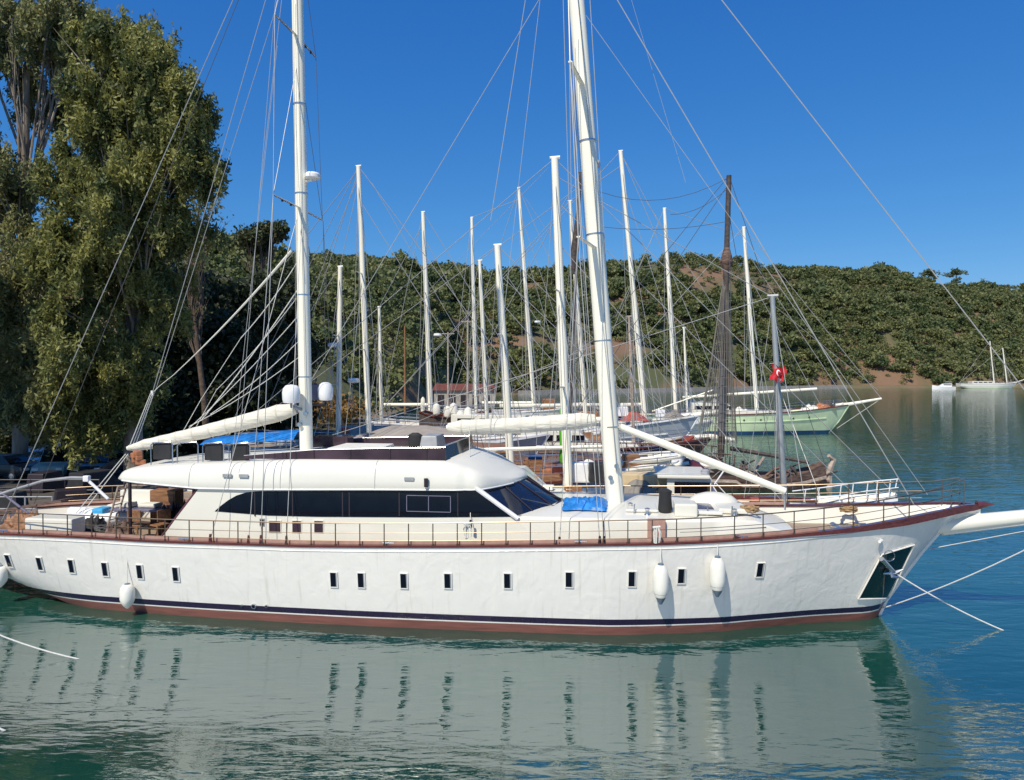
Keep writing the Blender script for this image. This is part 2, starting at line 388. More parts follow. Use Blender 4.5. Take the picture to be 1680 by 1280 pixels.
# shrubs on the embankment near the quay
def bush(px, Y, r, h, m, label, grp=None, z=None, n=1500, sz=.13):
    X = (px-840)/F*Y; z0 = hillz(px, Y) if z is None else z
    t = thing('bush', label, 'bush', (X, Y, z0), group=grp)
    k = 14; c = RNG.normal(size=(k, 3))*np.array([r*.42, r*.42, h*.2])+np.array([0, 0, h*.5])
    P = c[RNG.integers(0, k, n)]+RNG.normal(size=(n, 3))*np.array([r*.2, r*.2, h*.15]); P = P[P[:, 2] > 0]
    np_quads('foliage', rand_quads(P, sz, 1.4), m, t)
    st = MB()
    for q in range(5): st.tube([(0, 0, -.2), (c[q][0]*.5, c[q][1]*.5, h*.3), tuple(c[q])], [.05, .04, .02], 5)
    st.build('stem', M['pinebark'], t)

# ------------------------------------------------------------------ trees
def tree(name, label, X, Y, z0, blobs, leaf, bark, trunk_h, tr, nl, size, asp, droop, rc, grp=None, limbs=26, rot=0):
    t = thing(name, label, 'tree', (X, Y, z0), group=grp)
    C = []
    for cx, cy, cz, rx, ry, rz, n in blobs:
        d = RNG.normal(size=(n, 3)); d /= np.linalg.norm(d, axis=1)[:, None]
        d *= (RNG.uniform(0, 1, (n, 1))**.45)
        C.append(d*np.array([rx, ry, rz])+np.array([cx, cy, cz]))
    C = np.concatenate(C); n = len(C)*nl
    idx = RNG.integers(0, len(C), n)
    rr = RNG.uniform(.6, 1.25, len(C))*rc
    D = RNG.normal(size=(n, 3)); D /= np.linalg.norm(D, axis=1)[:, None]; D *= (RNG.uniform(0, 1, (n, 1))**.5)
    D *= rr[idx][:, None]*np.array([1, 1, .85])
    if droop > .5:
        m_ = 15; S_ = RNG.normal(size=(len(C), m_, 3)); S_ /= np.linalg.norm(S_, axis=2)[:, :, None]; S_ *= RNG.uniform(.35, 1.15, (len(C), m_, 1))
        D = S_[idx, RNG.integers(0, m_, n)]*rr[idx][:, None]+RNG.normal(size=(n, 3))*np.array([.13, .13, .26]); D[:, 2] -= .15
    P = C[idx]+D; P[:, 2] -= RNG.uniform(0, rc*.5, n)*(D[:, 0]**2+D[:, 1]**2)/(rc*rc)
    np_quads('crown', rand_quads(P, size, asp, droop), leaf, t)
    tb = MB(); lean = (random.uniform(-.6, .6), random.uniform(-.6, .6))
    tp = [(0, 0, -.5), (lean[0]*.3, lean[1]*.3, trunk_h*.35), (lean[0], lean[1], trunk_h*.7), (lean[0]*1.5, lean[1]*1.5, trunk_h)]
    tb.tube(tp, [tr*1.25, tr, tr*.75, tr*.35], 10); tb.build('trunk', bark, t, smooth=True)
    lb = MB(); order = RNG.permutation(len(C))[:limbs]
    for i in order:
        c = Vector(C[i]); hz = max(trunk_h*.25, min(c.z*random.uniform(.45, .75), trunk_h*.95)); k = hz/trunk_h
        s = Vector((lean[0]*1.5*k, lean[1]*1.5*k, hz)); mid = s.lerp(c, .5)+Vector((random.uniform(-.5, .5), random.uniform(-.5, .5), random.uniform(.1, .9)))
        e = c+Vector((0, 0, .3)); ln = (c-s).length; a = tr*.24*min(1, ln/6)
        lb.tube([s, s.lerp(mid, .5)+Vector((random.uniform(-.3, .3), 0, random.uniform(-.2, .3))), mid, mid.lerp(e, .55)+Vector((random.uniform(-.3, .3), 0, .15)), e], [a, a*.8, a*.6, a*.4, a*.15], 6)
        for q in range(2):
            f = c+Vector((random.uniform(-1.3, 1.3), random.uniform(-1.3, 1.3), random.uniform(-.3, 1)))
            lb.tube([mid, mid.lerp(f, .5)+Vector((0, 0, .2)), f], [a*.45, a*.3, a*.08], 5)
    lb.build('limb', bark, t, smooth=True)
    return t
def blob(px, py, Y, rpx, rpy, n, depth=None):       # a part of a crown, from where it stands
    p = at(px, py, Y); k = Y/F; return (p.x, p.y, p.z, rpx*k, (depth or rpx)*k, rpy*k, n)
def rel(bl, X, Y, Z): return [(b[0]-X, b[1]-Y, b[2]-Z)+b[3:] for b in bl]
X, Y = at(30, 600, 44).x, 44
tree('eucalyptus_tree', 'tallest eucalyptus at the left edge with pale branches, top out of frame', X, Y, QZ, rel([
    blob(-20, 50, 44, 110, 70, 24), blob(95, 40, 45, 62, 62, 22), blob(5, 285, 43, 55, 60, 13), blob(-60, 300, 44, 90, 120, 24), blob(40, 480, 42, 100, 120, 40), blob(-40, 620, 44, 90, 90, 18),
    blob(60, 640, 41, 70, 70, 15), blob(110, 560, 40, 60, 120, 20), blob(-60, -80, 46, 130, 60, 20), blob(70, 170, 47, 50, 40, 8)], X, Y, QZ), M['euc2'], M['bark'], 25, .36, 820, .056, 2.6, .9, 1.15, limbs=64)
X, Y = at(235, 600, 41).x-.6, 41
tree('eucalyptus_tree', 'sunlit olive eucalyptus with stepped round crown behind the yacht stern', X, Y, QZ, rel([
    blob(190, 75, 41, 55, 52, 20), blob(235, 95, 40, 50, 58, 18), blob(280, 150, 40, 42, 50, 12), blob(170, 190, 40, 60, 70, 22), blob(265, 220, 40, 52, 70, 20), blob(320, 200, 41, 32, 50, 10), blob(305, 275, 40, 42, 40, 12),
    blob(215, 320, 39, 85, 60, 24), blob(130, 300, 40, 60, 60, 18), blob(290, 370, 41, 60, 42, 13), blob(170, 430, 39, 85, 75, 28), blob(255, 480, 41, 55, 70, 15), blob(130, 560, 38, 75, 85, 22),
    blob(215, 600, 40, 60, 75, 16), blob(100, 410, 38, 60, 60, 16), blob(180, 685, 41, 70, 35, 10)], X, Y, QZ), M['euc'], M['bark'], 22, .42, 820, .054, 2.6, .9, 1.02, limbs=70)
X, Y = at(340, 600, 50).x, 50
tree('bare_tree', 'thin reddish half-bare tree beside the sunlit eucalyptus', X, Y, QZ, rel([blob(340, 350, 50, 40, 32, 9), blob(310, 400, 50, 45, 30, 9), blob(300, 470, 51, 45, 50, 10), blob(330, 330, 50, 25, 20, 5)], X, Y, QZ),
     M['euc2'], M['pinebark'], 12, .2, 40, .07, 1.8, .2, 1.1, limbs=28)
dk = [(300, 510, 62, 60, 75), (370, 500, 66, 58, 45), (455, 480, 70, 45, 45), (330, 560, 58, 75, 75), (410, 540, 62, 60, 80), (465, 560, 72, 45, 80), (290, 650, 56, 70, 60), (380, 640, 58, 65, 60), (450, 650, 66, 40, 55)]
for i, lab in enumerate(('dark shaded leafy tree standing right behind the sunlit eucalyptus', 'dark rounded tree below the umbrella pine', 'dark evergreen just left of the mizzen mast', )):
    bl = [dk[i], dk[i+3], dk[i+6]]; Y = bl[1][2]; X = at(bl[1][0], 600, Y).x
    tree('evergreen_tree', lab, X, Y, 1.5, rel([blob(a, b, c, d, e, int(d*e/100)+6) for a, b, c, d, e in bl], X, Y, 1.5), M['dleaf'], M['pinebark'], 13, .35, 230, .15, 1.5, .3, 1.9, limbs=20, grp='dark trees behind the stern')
tree('eucalyptus_tree', 'unseen eucalyptus added beyond the left edge to shade the quay', -34, 32, QZ, [(0, 0, 12, 6.0, 6, 4, 26), (2, 1, 17, 5, 5, 4, 20), (-3, 0, 20, 5, 5, 4, 16)], M['euc'], M['bark'], 18, .4, 500, .09, 2.3, .8, 1.5, limbs=24)  # out of view, put in only to throw shade over quay and cars
X = at(432, 600, 82).x
tree('umbrella_pine', 'flat topped umbrella pine on the skyline left of the mizzen mast', X, 82, 1.6, rel([blob(425, 385, 82, 42, 14, 12), blob(455, 378, 82, 22, 12, 6), blob(400, 392, 82, 16, 8, 4), blob(430, 410, 83, 30, 7, 5)], X, 82, 1.6),
     M['pine'], M['pinebark'], 21, .3, 200, .14, 1.4, 0, 1.0, limbs=16)
for i, (px, top, wdt, lab) in enumerate(((1128, 425, 24, 'low broad pine on the ridge behind the slim masts'), (1210, 418, 20, 'ridge pine just right of the dark mast top'), (1455, 436, 22, 'wide low pine on the right ridge crest'), (1522, 440, 26, 'double crowned pine on the right skyline'),
        (1566, 440, 24, 'tall cone shaped pine on the right skyline'), (1640, 466, 26, 'flat umbrella pine near the right edge of the ridge'), (1600, 464, 14, 'small ridge tree between cone shaped pine and flat umbrella pine'), (735, 436, 16, 'ridge tree above the slope behind the left boat masts'), (676, 446, 18, 'small flat pine on the low saddle of the ridge'))):
    Y = crest(px)*.985; X = (px-840)/F*Y; k = Y/F; z0 = hillz(px, Y); zt = at(px, top, Y).z; h = max(5, zt-z0); wd = wdt*k
    cone = 'cone' in lab
    bl = [(0, 0, h-2.0, wd*(.3 if cone else .62), wd*.5, 1.5, 8), (wd*.3, 0, h-3.4, wd*.5, wd*.5, 1.4, 7), (-wd*.35, 0, h-4.2, wd*.55, wd*.5, 1.4, 7), (0, 0, h*.42, wd*.6, wd*.6, h*.25, 9)]
    tree('ridge_pine', lab, X, Y, z0, bl, M['forest'], M['pinebark'], h*.92, .35, 60, .42, 1.1, 0, 1.6, limbs=8, grp='pines along the ridge')
bush(510, 88, 5.0, 3.6, M['oleaf'], 'orange leaved shrub on the bank beside the mizzen mast', n=2600, sz=.16)
bush(560, 98, 6, 3.5, M['euc2'], 'dry olive shrub on the brown bank behind the boats', n=2200, sz=.18)
bush(195, 50, 2.2, 3.0, M['euc'], 'bright green bush behind the furled boom end', z=QZ, n=2200, sz=.1)
bush(230, 52, 2.0, 2.4, M['euc'], 'small green bush beside the quay behind the yacht roof', z=QZ, n=1500, sz=.1)

# ------------------------------------------------------------------ generic boat hull
class Hull:
    def __init__(s, u0, u1, uw, bd, zd, zb, pw, stem):
        s.u0, s.u1, s.uw, s.bdp, s.zdp, s.zbp, s.pwp, s.stem = u0, u1, uw, bd, zd, zb, pw, stem
    def bd(s, u): return max(.02, cubic(u, s.bdp))
    def zd(s, u): return cubic(u, s.zdp)
    def zb(s, u): return interp(u, s.zbp)
    def b(s, u, z):
        zb, zd = s.zb(u), s.zd(u); t = min(1, max(0, (z-zb)/(zd-zb))); return s.bd(u)*t**interp(u, s.pwp)
    def band(s, mb, z0, z1, n=8, off=0, ns=110):     # z1 None: up to the deck edge
        us = [s.u0+(s.u1-s.u0)*(i/ns) for i in range(ns+1)]
        for sg in (-1, 1):
            g = []
            for u in us:
                zb = s.zb(u); a = max(zb, z0); c = s.zd(u) if z1 is None else max(min(z1, s.zd(u)), a)
                r = []
                for k in range(n+1):
                    f = (k/n)**(1.7 if a == zb else 1); z = a+(c-a)*f
                    r.append((u, sg*(s.b(u, z)+off), z))
                g.append(r)
            mb.grid(g)
        return mb
    def ends(s, mb, z0):               # transom
        u = s.u0; zs = [max(s.zb(u), z0)+(s.zd(u)-max(s.zb(u), z0))*(k/8)**1.7 for k in range(9)]
        mb.grid([[(u, -s.b(u, z), z) for z in zs], [(u, s.b(u, z), z) for z in zs]]); return mb
def strip(mb, path, wy, hz, side=(0, 1)):           # rectangular moulding along a path, width across in y
    g = []
    for p in path:
        x, y, z = p[:3]; a = p[3] if len(p) > 3 else wy; h = p[4] if len(p) > 4 else hz
        g.append([(x, y-a/2, z-h/2), (x, y+a/2, z-h/2), (x, y+a/2, z+h/2), (x, y-a/2, z+h/2)])
    mb.grid(g, close=True); n = len(mb.v); k = len(g)*4
    mb.f.append((n-k, n-k+1, n-k+2, n-k+3)); mb.f.append((n-4, n-1, n-2, n-3)); return mb

# ------------------------------------------------------------------ THE WHITE YACHT
FR = Frame(.02, 22.83, 7.5)
BD = [(-17.7, 2.0), (-17, 2.35), (-15, 2.72), (-11, 3.0), (-6, 3.14), (0, 3.15), (4, 2.98), (7, 2.5), (9, 1.95), (10.6, 1.38), (12, .75), (13, .25), (13.4, .03)]
zdp = []
for px, py in ((-90, 872), (0, 877), (125, 882), (250, 889), (400, 894), (500, 897), (700, 898), (850, 897), (1000, 895), (1100, 893), (1200, 888), (1300, 880), (1400, 868), (1500, 850), (1583, 832)):
    v = 3.0
    for k in range(6):
        p = FR.px(px, py, v); v = max(.02, cubic(p.x, BD))
    zdp.append((p.x, p.z))
st = [FR.px(px, py, 0) for px, py in ((1440, 1012), (1453, 985), (1478, 950), (1512, 905), (1545, 868), (1566, 850))]
UW = st[0].x
ZB = [(-17.7, 1.25), (-16.6, .85), (-15.2, .35), (-14.0, 0.0), (-12, -.7), (-8, -1.2), (4, -1.2), (8, -1.0), (UW-.5, -.8)]+[(p.x, p.z) for p in st]+[(13.4, zdp[-1][1]-.25)]
PW = [(-17.7, .16), (-12, .13), (-4, .10), (3, .12), (6, .25), (8.5, .55), (UW, .75), (13.4, .75)]
H = Hull(-17.7, 13.4, UW, BD, zdp, ZB, PW, st)
yacht = thing('sailing_yacht', 'big white two masted yacht with maroon rail lying in front of all the other boats', 'yacht')
FR.place(yacht)
def P(name, mb, m, parent=None, **kw): return mb.build(name, M[m] if isinstance(m, str) else m, parent or yacht, **kw)
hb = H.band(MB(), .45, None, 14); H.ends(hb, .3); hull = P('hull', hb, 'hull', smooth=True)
P('boot_stripe', H.band(MB(), .285, .45, 2, .004), 'stripe', hull)
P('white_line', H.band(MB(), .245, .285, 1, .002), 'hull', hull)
P('antifouling', H.band(MB(), -1.0, .245, 7), 'red', hull, smooth=True)
def hpt(px, py, off=0):
    v = 2.8
    for k in range(10):
        p = FR.px(px, py, v); v = H.b(p.x, p.z)+off
    return FR.px(px, py, v)
def hnorm(p):
    u, z = p.x, p.z; e = .05
    tu = Vector((2*e, -(H.b(u+e, z)-H.b(u-e, z)), 0)); tz = Vector((0, -(H.b(u, z+e)-H.b(u, z-e)), 2*e))
    n = tu.cross(tz).normalized(); return n if n.y < 0 else -n
def hmat(p):
    n = hnorm(p); z = Vector((0, 0, 1)); x = z.cross(n).normalized() ; x = x if x.x > 0 else -x
    zz = n.cross(x); zz = zz if zz.z > 0 else -zz
    return Matrix((x, -n, zz)).transposed(), n
# cap rail
us = [-17.7+i*31.1/120 for i in range(121)]
def capw(u): return interp(u, [(8, .17), (11, .2), (13.4, .12)])
def caph(u): return .065
def bandh(u): return interp(u, [(4, .02), (8, .06), (9.5, .12), (11, .19), (13.0, .17), (13.4, .12)])
cap = MB()
for sg in (-1, 1): strip(cap, [(u, sg*(H.bd(u)-.06), H.zd(u)-caph(u)/2+.05, capw(u), caph(u)) for u in us], .17, .1)
for sg in (-1, 1): strip(cap, [(u, sg*(H.bd(u)+.005), H.zd(u)+.03-bandh(u)/2, .05, bandh(u)) for u in us if u > 4.2], .05, .1)
cap.tube([(13.3, 0, H.zd(13.3)), (13.75, 0, H.zd(13.4)+.04)], [.13, .02], 8); P('cap_rail', cap, 'wood', smooth=True)
def ddrop(u): return interp(u, [(-17, .3), (-8, .25), (4, .25), (8, .5), (13, .62)])
def ibd(u): return max(.01, min(H.bd(u)-.14, H.b(u, H.zd(u)-ddrop(u))-.05))
bw = MB()
for sg in (-1, 1): bw.grid([[(u, sg*max(.01, H.bd(u)-.10), H.zd(u)+.01), (u, sg*ibd(u), H.zd(u)-ddrop(u))] for u in us])
P('bulwark', bw, 'white', smooth=True)
bw = MB()
for sg in (-1, 1): strip(bw, [(u, sg*(H.bd(u)-.15), H.zd(u)+.09, .05, .08) for u in us if u < 8.5], .05, .08)
P('toe_rail', bw, 'pinkwood')
P('deck', MB().grid([[(u, y*(ibd(u)+.01), H.zd(u)-ddrop(u)+.04*(1-y*y)) for y in (-1, -.5, 0, .5, 1)] for u in us]), 'teak')
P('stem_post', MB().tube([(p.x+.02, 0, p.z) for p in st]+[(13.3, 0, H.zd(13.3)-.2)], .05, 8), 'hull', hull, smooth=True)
# railing
rail = P('railing', MB(), 'bronze') if False else None
rb = MB(); RH = .60
def rp(u, sg, h): return Vector((u, sg*max(.05, H.bd(u)-.02), H.zd(u)+.05+h))
ru = [u for u in us if -17 < u < 12.3]
for sg in (-1, 1):
    for h, r in ((RH, .017), (RH*.55, .009), (RH*.2, .009)):
        rb.tube([rp(u, sg, h) for u in ru], r, 6)
rail = P('railing', rb, 'bronze', smooth=True)
sxs = [p for p in range(-10, 1160, 40)]+[1205, 1252, 1303, 1352, 1400, 1450, 1492]
suu = []
for px in sxs:
    v = 3
    for k in range(6):
        p = FR.px(px, interp(px, [(0, 877), (400, 894), (850, 897), (1200, 888), (1500, 850)]), v); v = H.bd(p.x)
    if p.x > -16.9: suu.append(p.x)
for sg in (-1, 1):
    for u in suu:
        MB().tube([rp(u, sg, -.05), rp(u, sg, RH)], .016, 6).lathe([(.035, -.01), (.035, .03)], rp(u, sg, 0), 8).build('stanchion', M['bronze'], rail)
# bow pulpit
pb = MB()
for sg in (-1, 1):
    for h in (RH, RH*.5):
        pb.tube([rp(11.4, sg, h), Vector((12.3, sg*.42, H.zd(12)+.08+h*1.05)), Vector((12.9, sg*.14, H.zd(12.9)+.1+h*1.1))], .014, 6)
    pb.tube([Vector((12.9, sg*.14, H.zd(12.9))), Vector((12.9, sg*.14, H.zd(12.9)+RH*1.15+.1))], .014, 6)
    pb.tube([Vector((12.5, sg*.3, H.zd(12.5))), Vector((12.5, sg*.3, H.zd(12.5)+RH+.1))], .014, 6)
P('pulpit', pb, 'dwire')
# portholes
for px, py in ((15, 920), (66, 925), (118, 929), (173, 934), (230, 938), (289, 942), (548, 951), (593, 952), (663, 953), (735, 953), (833, 953), (934, 951), (1037, 950), (1118, 945), (1247, 935)):
    p = hpt(px, py); Mx, n = hmat(p); wd, ht = .19, .41
    fr = MB()
    for x, z, a, c in ((-wd/2-.01, 0, .02, ht+.04), (wd/2+.01, 0, .02, ht+.04), (0, ht/2+.01, wd, .02), (0, -ht/2-.01, wd, .02)):
        fr.box(p+n*.012+Mx @ Vector((x, 0, z)), (a, .035, c), M=Mx)
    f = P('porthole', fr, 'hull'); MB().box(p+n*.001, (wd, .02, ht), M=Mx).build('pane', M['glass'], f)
    MB().box(p+n*.016+Mx @ Vector((wd/2-.018, 0, 0)), (.03, .02, ht-.01), M=Mx).build('jamb', M['grey'], f)
for px, py, r in ((397, 993, .035), (417, 994, .075), (438, 994, .045)):
    p = hpt(px, py); Mx, n = hmat(p)
    P('drain', MB().tube([p-n*.03, p+n*.05], r, 12), 'steel')
    P('drain_hole', MB().tube([p+n*.045, p+n*.055], r*.65, 12), 'glass')
# anchor plate and anchor
def hq(a, b, c, d, off, n=7):
    return [[hpt((a[0]*(1-s)+b[0]*s)*(1-t)+(d[0]*(1-s)+c[0]*s)*t, (a[1]*(1-s)+b[1]*s)*(1-t)+(d[1]*(1-s)+c[1]*s)*t, off) for s in [i/n for i in range(n+1)]] for t in [i/n for i in range(n+1)]]
mpl = mat('green_anchor_plate', (.006, .022, .018), .12, metal=.0, coat=.3)
P('anchor_plate', MB().grid(hq((1410, 981), (1456, 980), (1497, 896), (1449, 911), .03)), mpl, smooth='all')
ed = MB(); q = hq((1408, 983), (1458, 982), (1500, 894), (1447, 910), .035)
ed.tube([q[0][i] for i in range(8)]+[r[-1] for r in q[1:]]+q[-1][::-1][1:]+[r[0] for r in q[::-1][1:]], .022, 6); P('anchor_plate_trim', ed, 'hull', smooth=True)
a0 = hpt(1446, 917, .12); a1 = hpt(1468, 940, .22)
an = MB().tube([a0, a1], [.07, .05], 8)
an.tube([a1+Vector((-.15, 0, .15)), a1+Vector((-.1, -.12, -.08)), a1+Vector((.08, -.1, -.1))], [.03, .06, .03], 6)
an.tube([a1+Vector((-.32, -.05, -.02)), a1, a1+Vector((.2, -.05, .12))], [.02, .07, .02], 6)
P('anchor', an, 'steel', smooth=True)
P('hawse_ring', MB().tube([hpt(1453+9*math.cos(t*.5)+6, 912+9*math.sin(t*.5), .05) for t in range(14)], .012, 6), 'steel')
P('hull_cleat', MB().tube([hpt(1447, 887, .03), hpt(1443, 889, .12)], .04, 8), 'white2')
# bowsprit
b0 = Vector((11.6, 0, 2.72)); 
s0 = FR.px(1545, 862, 0); s1 = FR.px(1830, 832, 0)
P('bowsprit', MB().tube([s0+(s0-s1).normalized()*1.0, s0, s1], [.24, .24, .15], 14), 'white', smooth=True)
P('sprit_underside', MB().tube([s0+Vector((0, -.03, -.19)), s1+Vector((0, -.03, -.14))], [.10, .06], 10), 'hull', smooth=True)
P('bobstay', MB().tube([FR.px(1513, 903, 0), s1+Vector((0, 0, -.2))], .015, 5), 'wire')
# deckhouse
def pz(pts, v): return [(p.x, p.z) for p in (FR.px(a, b, v) for a, b in pts)]
VW = 2.36
for sg in (-1, 1):
    poly = pz([(255, 897), (325, 801), (420, 801), (600, 801), (788, 802), (850, 849), (885, 897)], VW)
    wl_ = MB().prism(poly, sg*VW, sg*(VW-.09)); P('cabin_side', wl_, 'white')
    g = pz([(352, 839), (362, 830), (374, 821), (388, 813), (404, 808), (425, 806), (600, 805), (783, 805), (838, 848), (700, 849), (520, 848), (440, 846)], VW+.012)
    gl = P('side_window', MB().prism(g, sg*(VW+.012), sg*(VW-.03)), 'glass')
    if sg < 0:
        for a in (418, 480, 562, 573, 655, 751):
            q0 = FR.px(a, 807, VW+.02); q1 = FR.px(a, 847, VW+.02)
            MB().box(((q0.x+q1.x)/2, -VW-.016, (q0.z+q1.z)/2), (.035, .012, q0.z-q1.z)).build('mullion', M['frame'], gl)
        q0 = FR.px(667, 812, VW); q1 = FR.px(740, 841, VW); fr = MB()
        for x0, x1, z0, z1 in ((q0.x, q1.x, q0.z-.02, q0.z), (q0.x, q1.x, q1.z, q1.z+.02), (q0.x, q0.x+.02, q1.z, q0.z), (q1.x-.02, q1.x, q1.z, q0.z), ((q0.x+q1.x)/2-.01, (q0.x+q1.x)/2+.01, q1.z, q0.z)):
            fr.box(((x0+x1)/2, -VW-.022, (z0+z1)/2), (x1-x0, .012, z1-z0))
        fr.build('opening_frame', M['purplegrey'], gl)
        # raked front pillar
        q0 = FR.px(781, 801, VW); q1 = FR.px(850, 851, VW)
        P('windscreen_pillar', MB().tube([q0+Vector((0, -.02, 0)), q1+Vector((0, -.02, 0))], .065, 8), 'white2', smooth=True)
for a, b, wd, ht in ((451, 864, 20, 19), (487, 864, 15, 19), (523, 864, 15, 19), (430, 857, 6, 10)):
    c = FR.px(a, b, VW+.01); k = c.y*0+20.4/F
    f = P('small_window', MB().box((c.x, -VW-.01, c.z), (wd*k+.05, .02, ht*k+.05)), 'white' if wd > 8 else 'grey')
    MB().box((c.x, -VW-.024, c.z), (wd*k, .02, ht*k)).build('pane', M['frame'] if wd < 8 else M['pglass'], f)
c = FR.px(699, 792, VW+.12); P('deck_light', MB().tube([c-Vector((0, 0, .12)), c+Vector((0, 0, .12))], .06, 10), 'frame')
# trunk that carries on under the windscreen to the foredeck
TU = [FR.px(a, 850, 2.3).x for a in (302, 900)]
def tw(u): return min(VW-.015, H.bd(u)-.72) if u < 8 else H.bd(u)-.72
ue = 8.05; tr = []
usx = [TU[0]+(ue-TU[0])*i/60 for i in range(61)]
def tz(u): return interp(u, [(-20, 3.06), (6.3, 3.05), (6.9, 3.0), (7.3, 2.93)])
for u in usx:
    w_ = tw(u); zt = tz(u); z0 = H.zd(u)-.32; sh = interp(u, [(7.0, 1), (ue, .35)])
    zt2 = z0+(zt-z0)*sh
    tr.append([(u, y*w_*k, z) for y, k, z in ((-1, 1.02, z0), (-1, 1, zt2-.07), (-1, .975, zt2-.015), (-1, .93, zt2), (-1, .5, zt2+.06), (0, 1, zt2+.09), (1, .5, zt2+.06), (1, .93, zt2), (1, .975, zt2-.015), (1, 1, zt2-.07), (1, 1.02, z0))])
tb = MB().grid(tr); n0 = len(tb.v); tb.f.append(tuple(range(n0-11, n0))); tb.f.append(tuple(range(10, -1, -1))); P('cabin_trunk', tb, 'white', smooth=True)
gr = MB()
for h in (.25, .45):
    gr.tube([(u, -tw(u)-.012, H.zd(u)-.3+h) for u in usx if 4.6 < u < 7.2], .012, 5)
P('trunk_groove', gr, 'grey')
# windscreen
ws = []; 
tops = [FR.px(790, 804, 2.2), FR.px(826, 797, 1.5), FR.px(850, 790, .8), FR.px(863, 784, 0)]
bots = [FR.px(851, 849, 2.22), FR.px(880, 845, 1.62), FR.px(908, 832, .8), FR.px(922, 821, 0)]
def full(L): return L+[Vector((p.x, -p.y, p.z)) for p in L[-2::-1]]
T, B = full(tops), full(bots)
wg = MB().grid([[B[i].lerp(T[i], k/6) for i in range(7)] for k in range(7)]); wsc = P('windscreen', wg, 'bglass', smooth='all')
fr = MB(); fr.tube([p+Vector((0.01, 0, .0)) for p in B], .05, 8); P('windscreen_sill', fr, 'frame', smooth=True)
fr = MB()
for i in (1, 2, 3, 4, 5): fr.tube([B[i]+Vector((.01, 0, .01)), T[i]+Vector((.01, 0, .01))], .018, 6)
fr.build('mullion', M['frame'], wsc)
wp = MB(); wp.tube([B[2]+Vector((.04, -.05, .05)), B[1].lerp(T[1], .5)+Vector((.05, 0, .05))], .012, 5); wp.tube([B[3]+Vector((.04, 0, .05)), B[2].lerp(T[2], .55)+Vector((.05, 0, .05))], .012, 5)
wp.build('wiper', M['dwire'], wsc)
# cabin roof with rounded nose
ztop = [(FR.px(a, b, 2.2).x, FR.px(a, b, 2.2).z) for a, b in ((190, 781), (196, 774), (215, 768), (300, 762), (415, 758), (480, 755), (600, 756), (700, 757), (735, 758))]
zbot = [(FR.px(a, b, VW).x, FR.px(a, b, VW).z) for a, b in ((190, 789), (200, 790), (325, 802), (420, 804), (600, 804), (785, 805))]
nose = [(FR.px(770, 780, 2.3).x-.2, 2.38), (tops[0].x, 2.30), (tops[1].x, 1.62), (tops[2].x, .9), (tops[3].x+.03, .06)]
un = tops[3].x+.03; ua = ztop[0][0]
def rw(u): return interp(u, [(ua, 2.1), (ua+.25, 2.3), (ua+.8, 2.42), (nose[0][0], 2.42)]) if u < nose[0][0] else cubic(u, [nose[0]]+nose[1:])
def rzb(u): return interp(u, zbot+[(un, tops[3].z)])
def rzt(u):
    if u < ztop[-1][0]: return cubic(u, ztop)
    return cubic(u, [(ztop[-1][0]-.5, ztop[-1][1]), (ztop[-1][0], ztop[-1][1]), (-.95, 4.38), (-.4, 4.16), (0, 4.0), (un, tops[3].z+.09)])
rs = []
nu = 110
for i in range(nu+1):
    u = ua+(un-ua)*i/nu; w_ = rw(u); a, b = rzb(u), rzt(u); h = b-a
    cr = .06*min(1, w_)+interp(u, [(-2.2, 0), (-1.3, .13), (-.2, .12), (un, .02)])
    sec = [(w_*.80, a-.0), (w_-.03, a+.0), (w_, a+.04), (w_*.998, a+h*.3), (w_*.985, a+h*.55), (w_*.96, a+h*.78), (w_*.925, a+h*.93), (w_*.86, b), (w_*.5, b+cr*.75), (0, b+cr)]
    rs.append([(u, -y, z) for y, z in sec]+[(u, y, z) for y, z in sec[-2::-1]])
rb_ = MB().grid(rs, close=True); n0 = len(rb_.v); k = len(rs[0]); rb_.f.append(tuple(range(k))); rb_.f.append(tuple(range(n0-k, n0)))
roof = P('cabin_roof', rb_, 'roofwhite', smooth='all')
P('roof_lip', MB().tube([(ua+(un-ua)*i/90, -rw(ua+(un-ua)*i/90)-.005, rzb(ua+(un-ua)*i/90)+.02) for i in range(2, 89)], .022, 6), 'white2', roof, smooth=True)
# aft saloon bulkhead and verandah posts
q0 = FR.px(325, 802, VW); q1 = FR.px(262, 888, VW)
P('saloon_bulkhead', MB().prism([(q0.x+.05, q0.z-.02), (q1.x+.15, q1.z), (q1.x+.25, q1.z), (q0.x+.15, q0.z-.02)], -VW+.1, VW-.1), 'frame')
P('aft_pillar_trim', MB().tube([q0+Vector((-.02, .04, -.02)), q1+Vector((-.05, .04, 0))], .05, 6), 'wood')
for px, y0, y1, v in ((213, 790, 878, 2.3), (318, 796, 812, 2.2), (205, 792, 850, -2.2)):
    t = FR.px(px, y0, v); P('verandah_post', MB().tube([t, (t.x, t.y, H.zd(t.x)-.2 if y1 > 820 else t.z-.3)], .05, 8), 'frame')
P('awning_lining', MB().prism([(ua+.3, zbot[0][1]-.03), (q0.x, q0.z-.03), (q0.x, q0.z-.09), (ua+.3, zbot[0][1]-.08)], -2.2, 2.2), 'wood')
for u_ in (-9.2, -6.4, -3.6):
    P('roof_seam', MB().tube([(u_, -rw(u_)*k_-.001, rzb(u_)+(rzt(u_)-rzb(u_))*z_) for k_, z_ in ((1.0, .05), (1.0, .3), (.987, .55), (.962, .78), (.928, .93), (.865, 1.0))], .006, 4), 'grey')
for u_ in (-8.0, -7.5, -2.6): P('vent', MB().box((u_, -2.43, 4.05), (.28, .03, .10)), 'grey', bevel=.01)
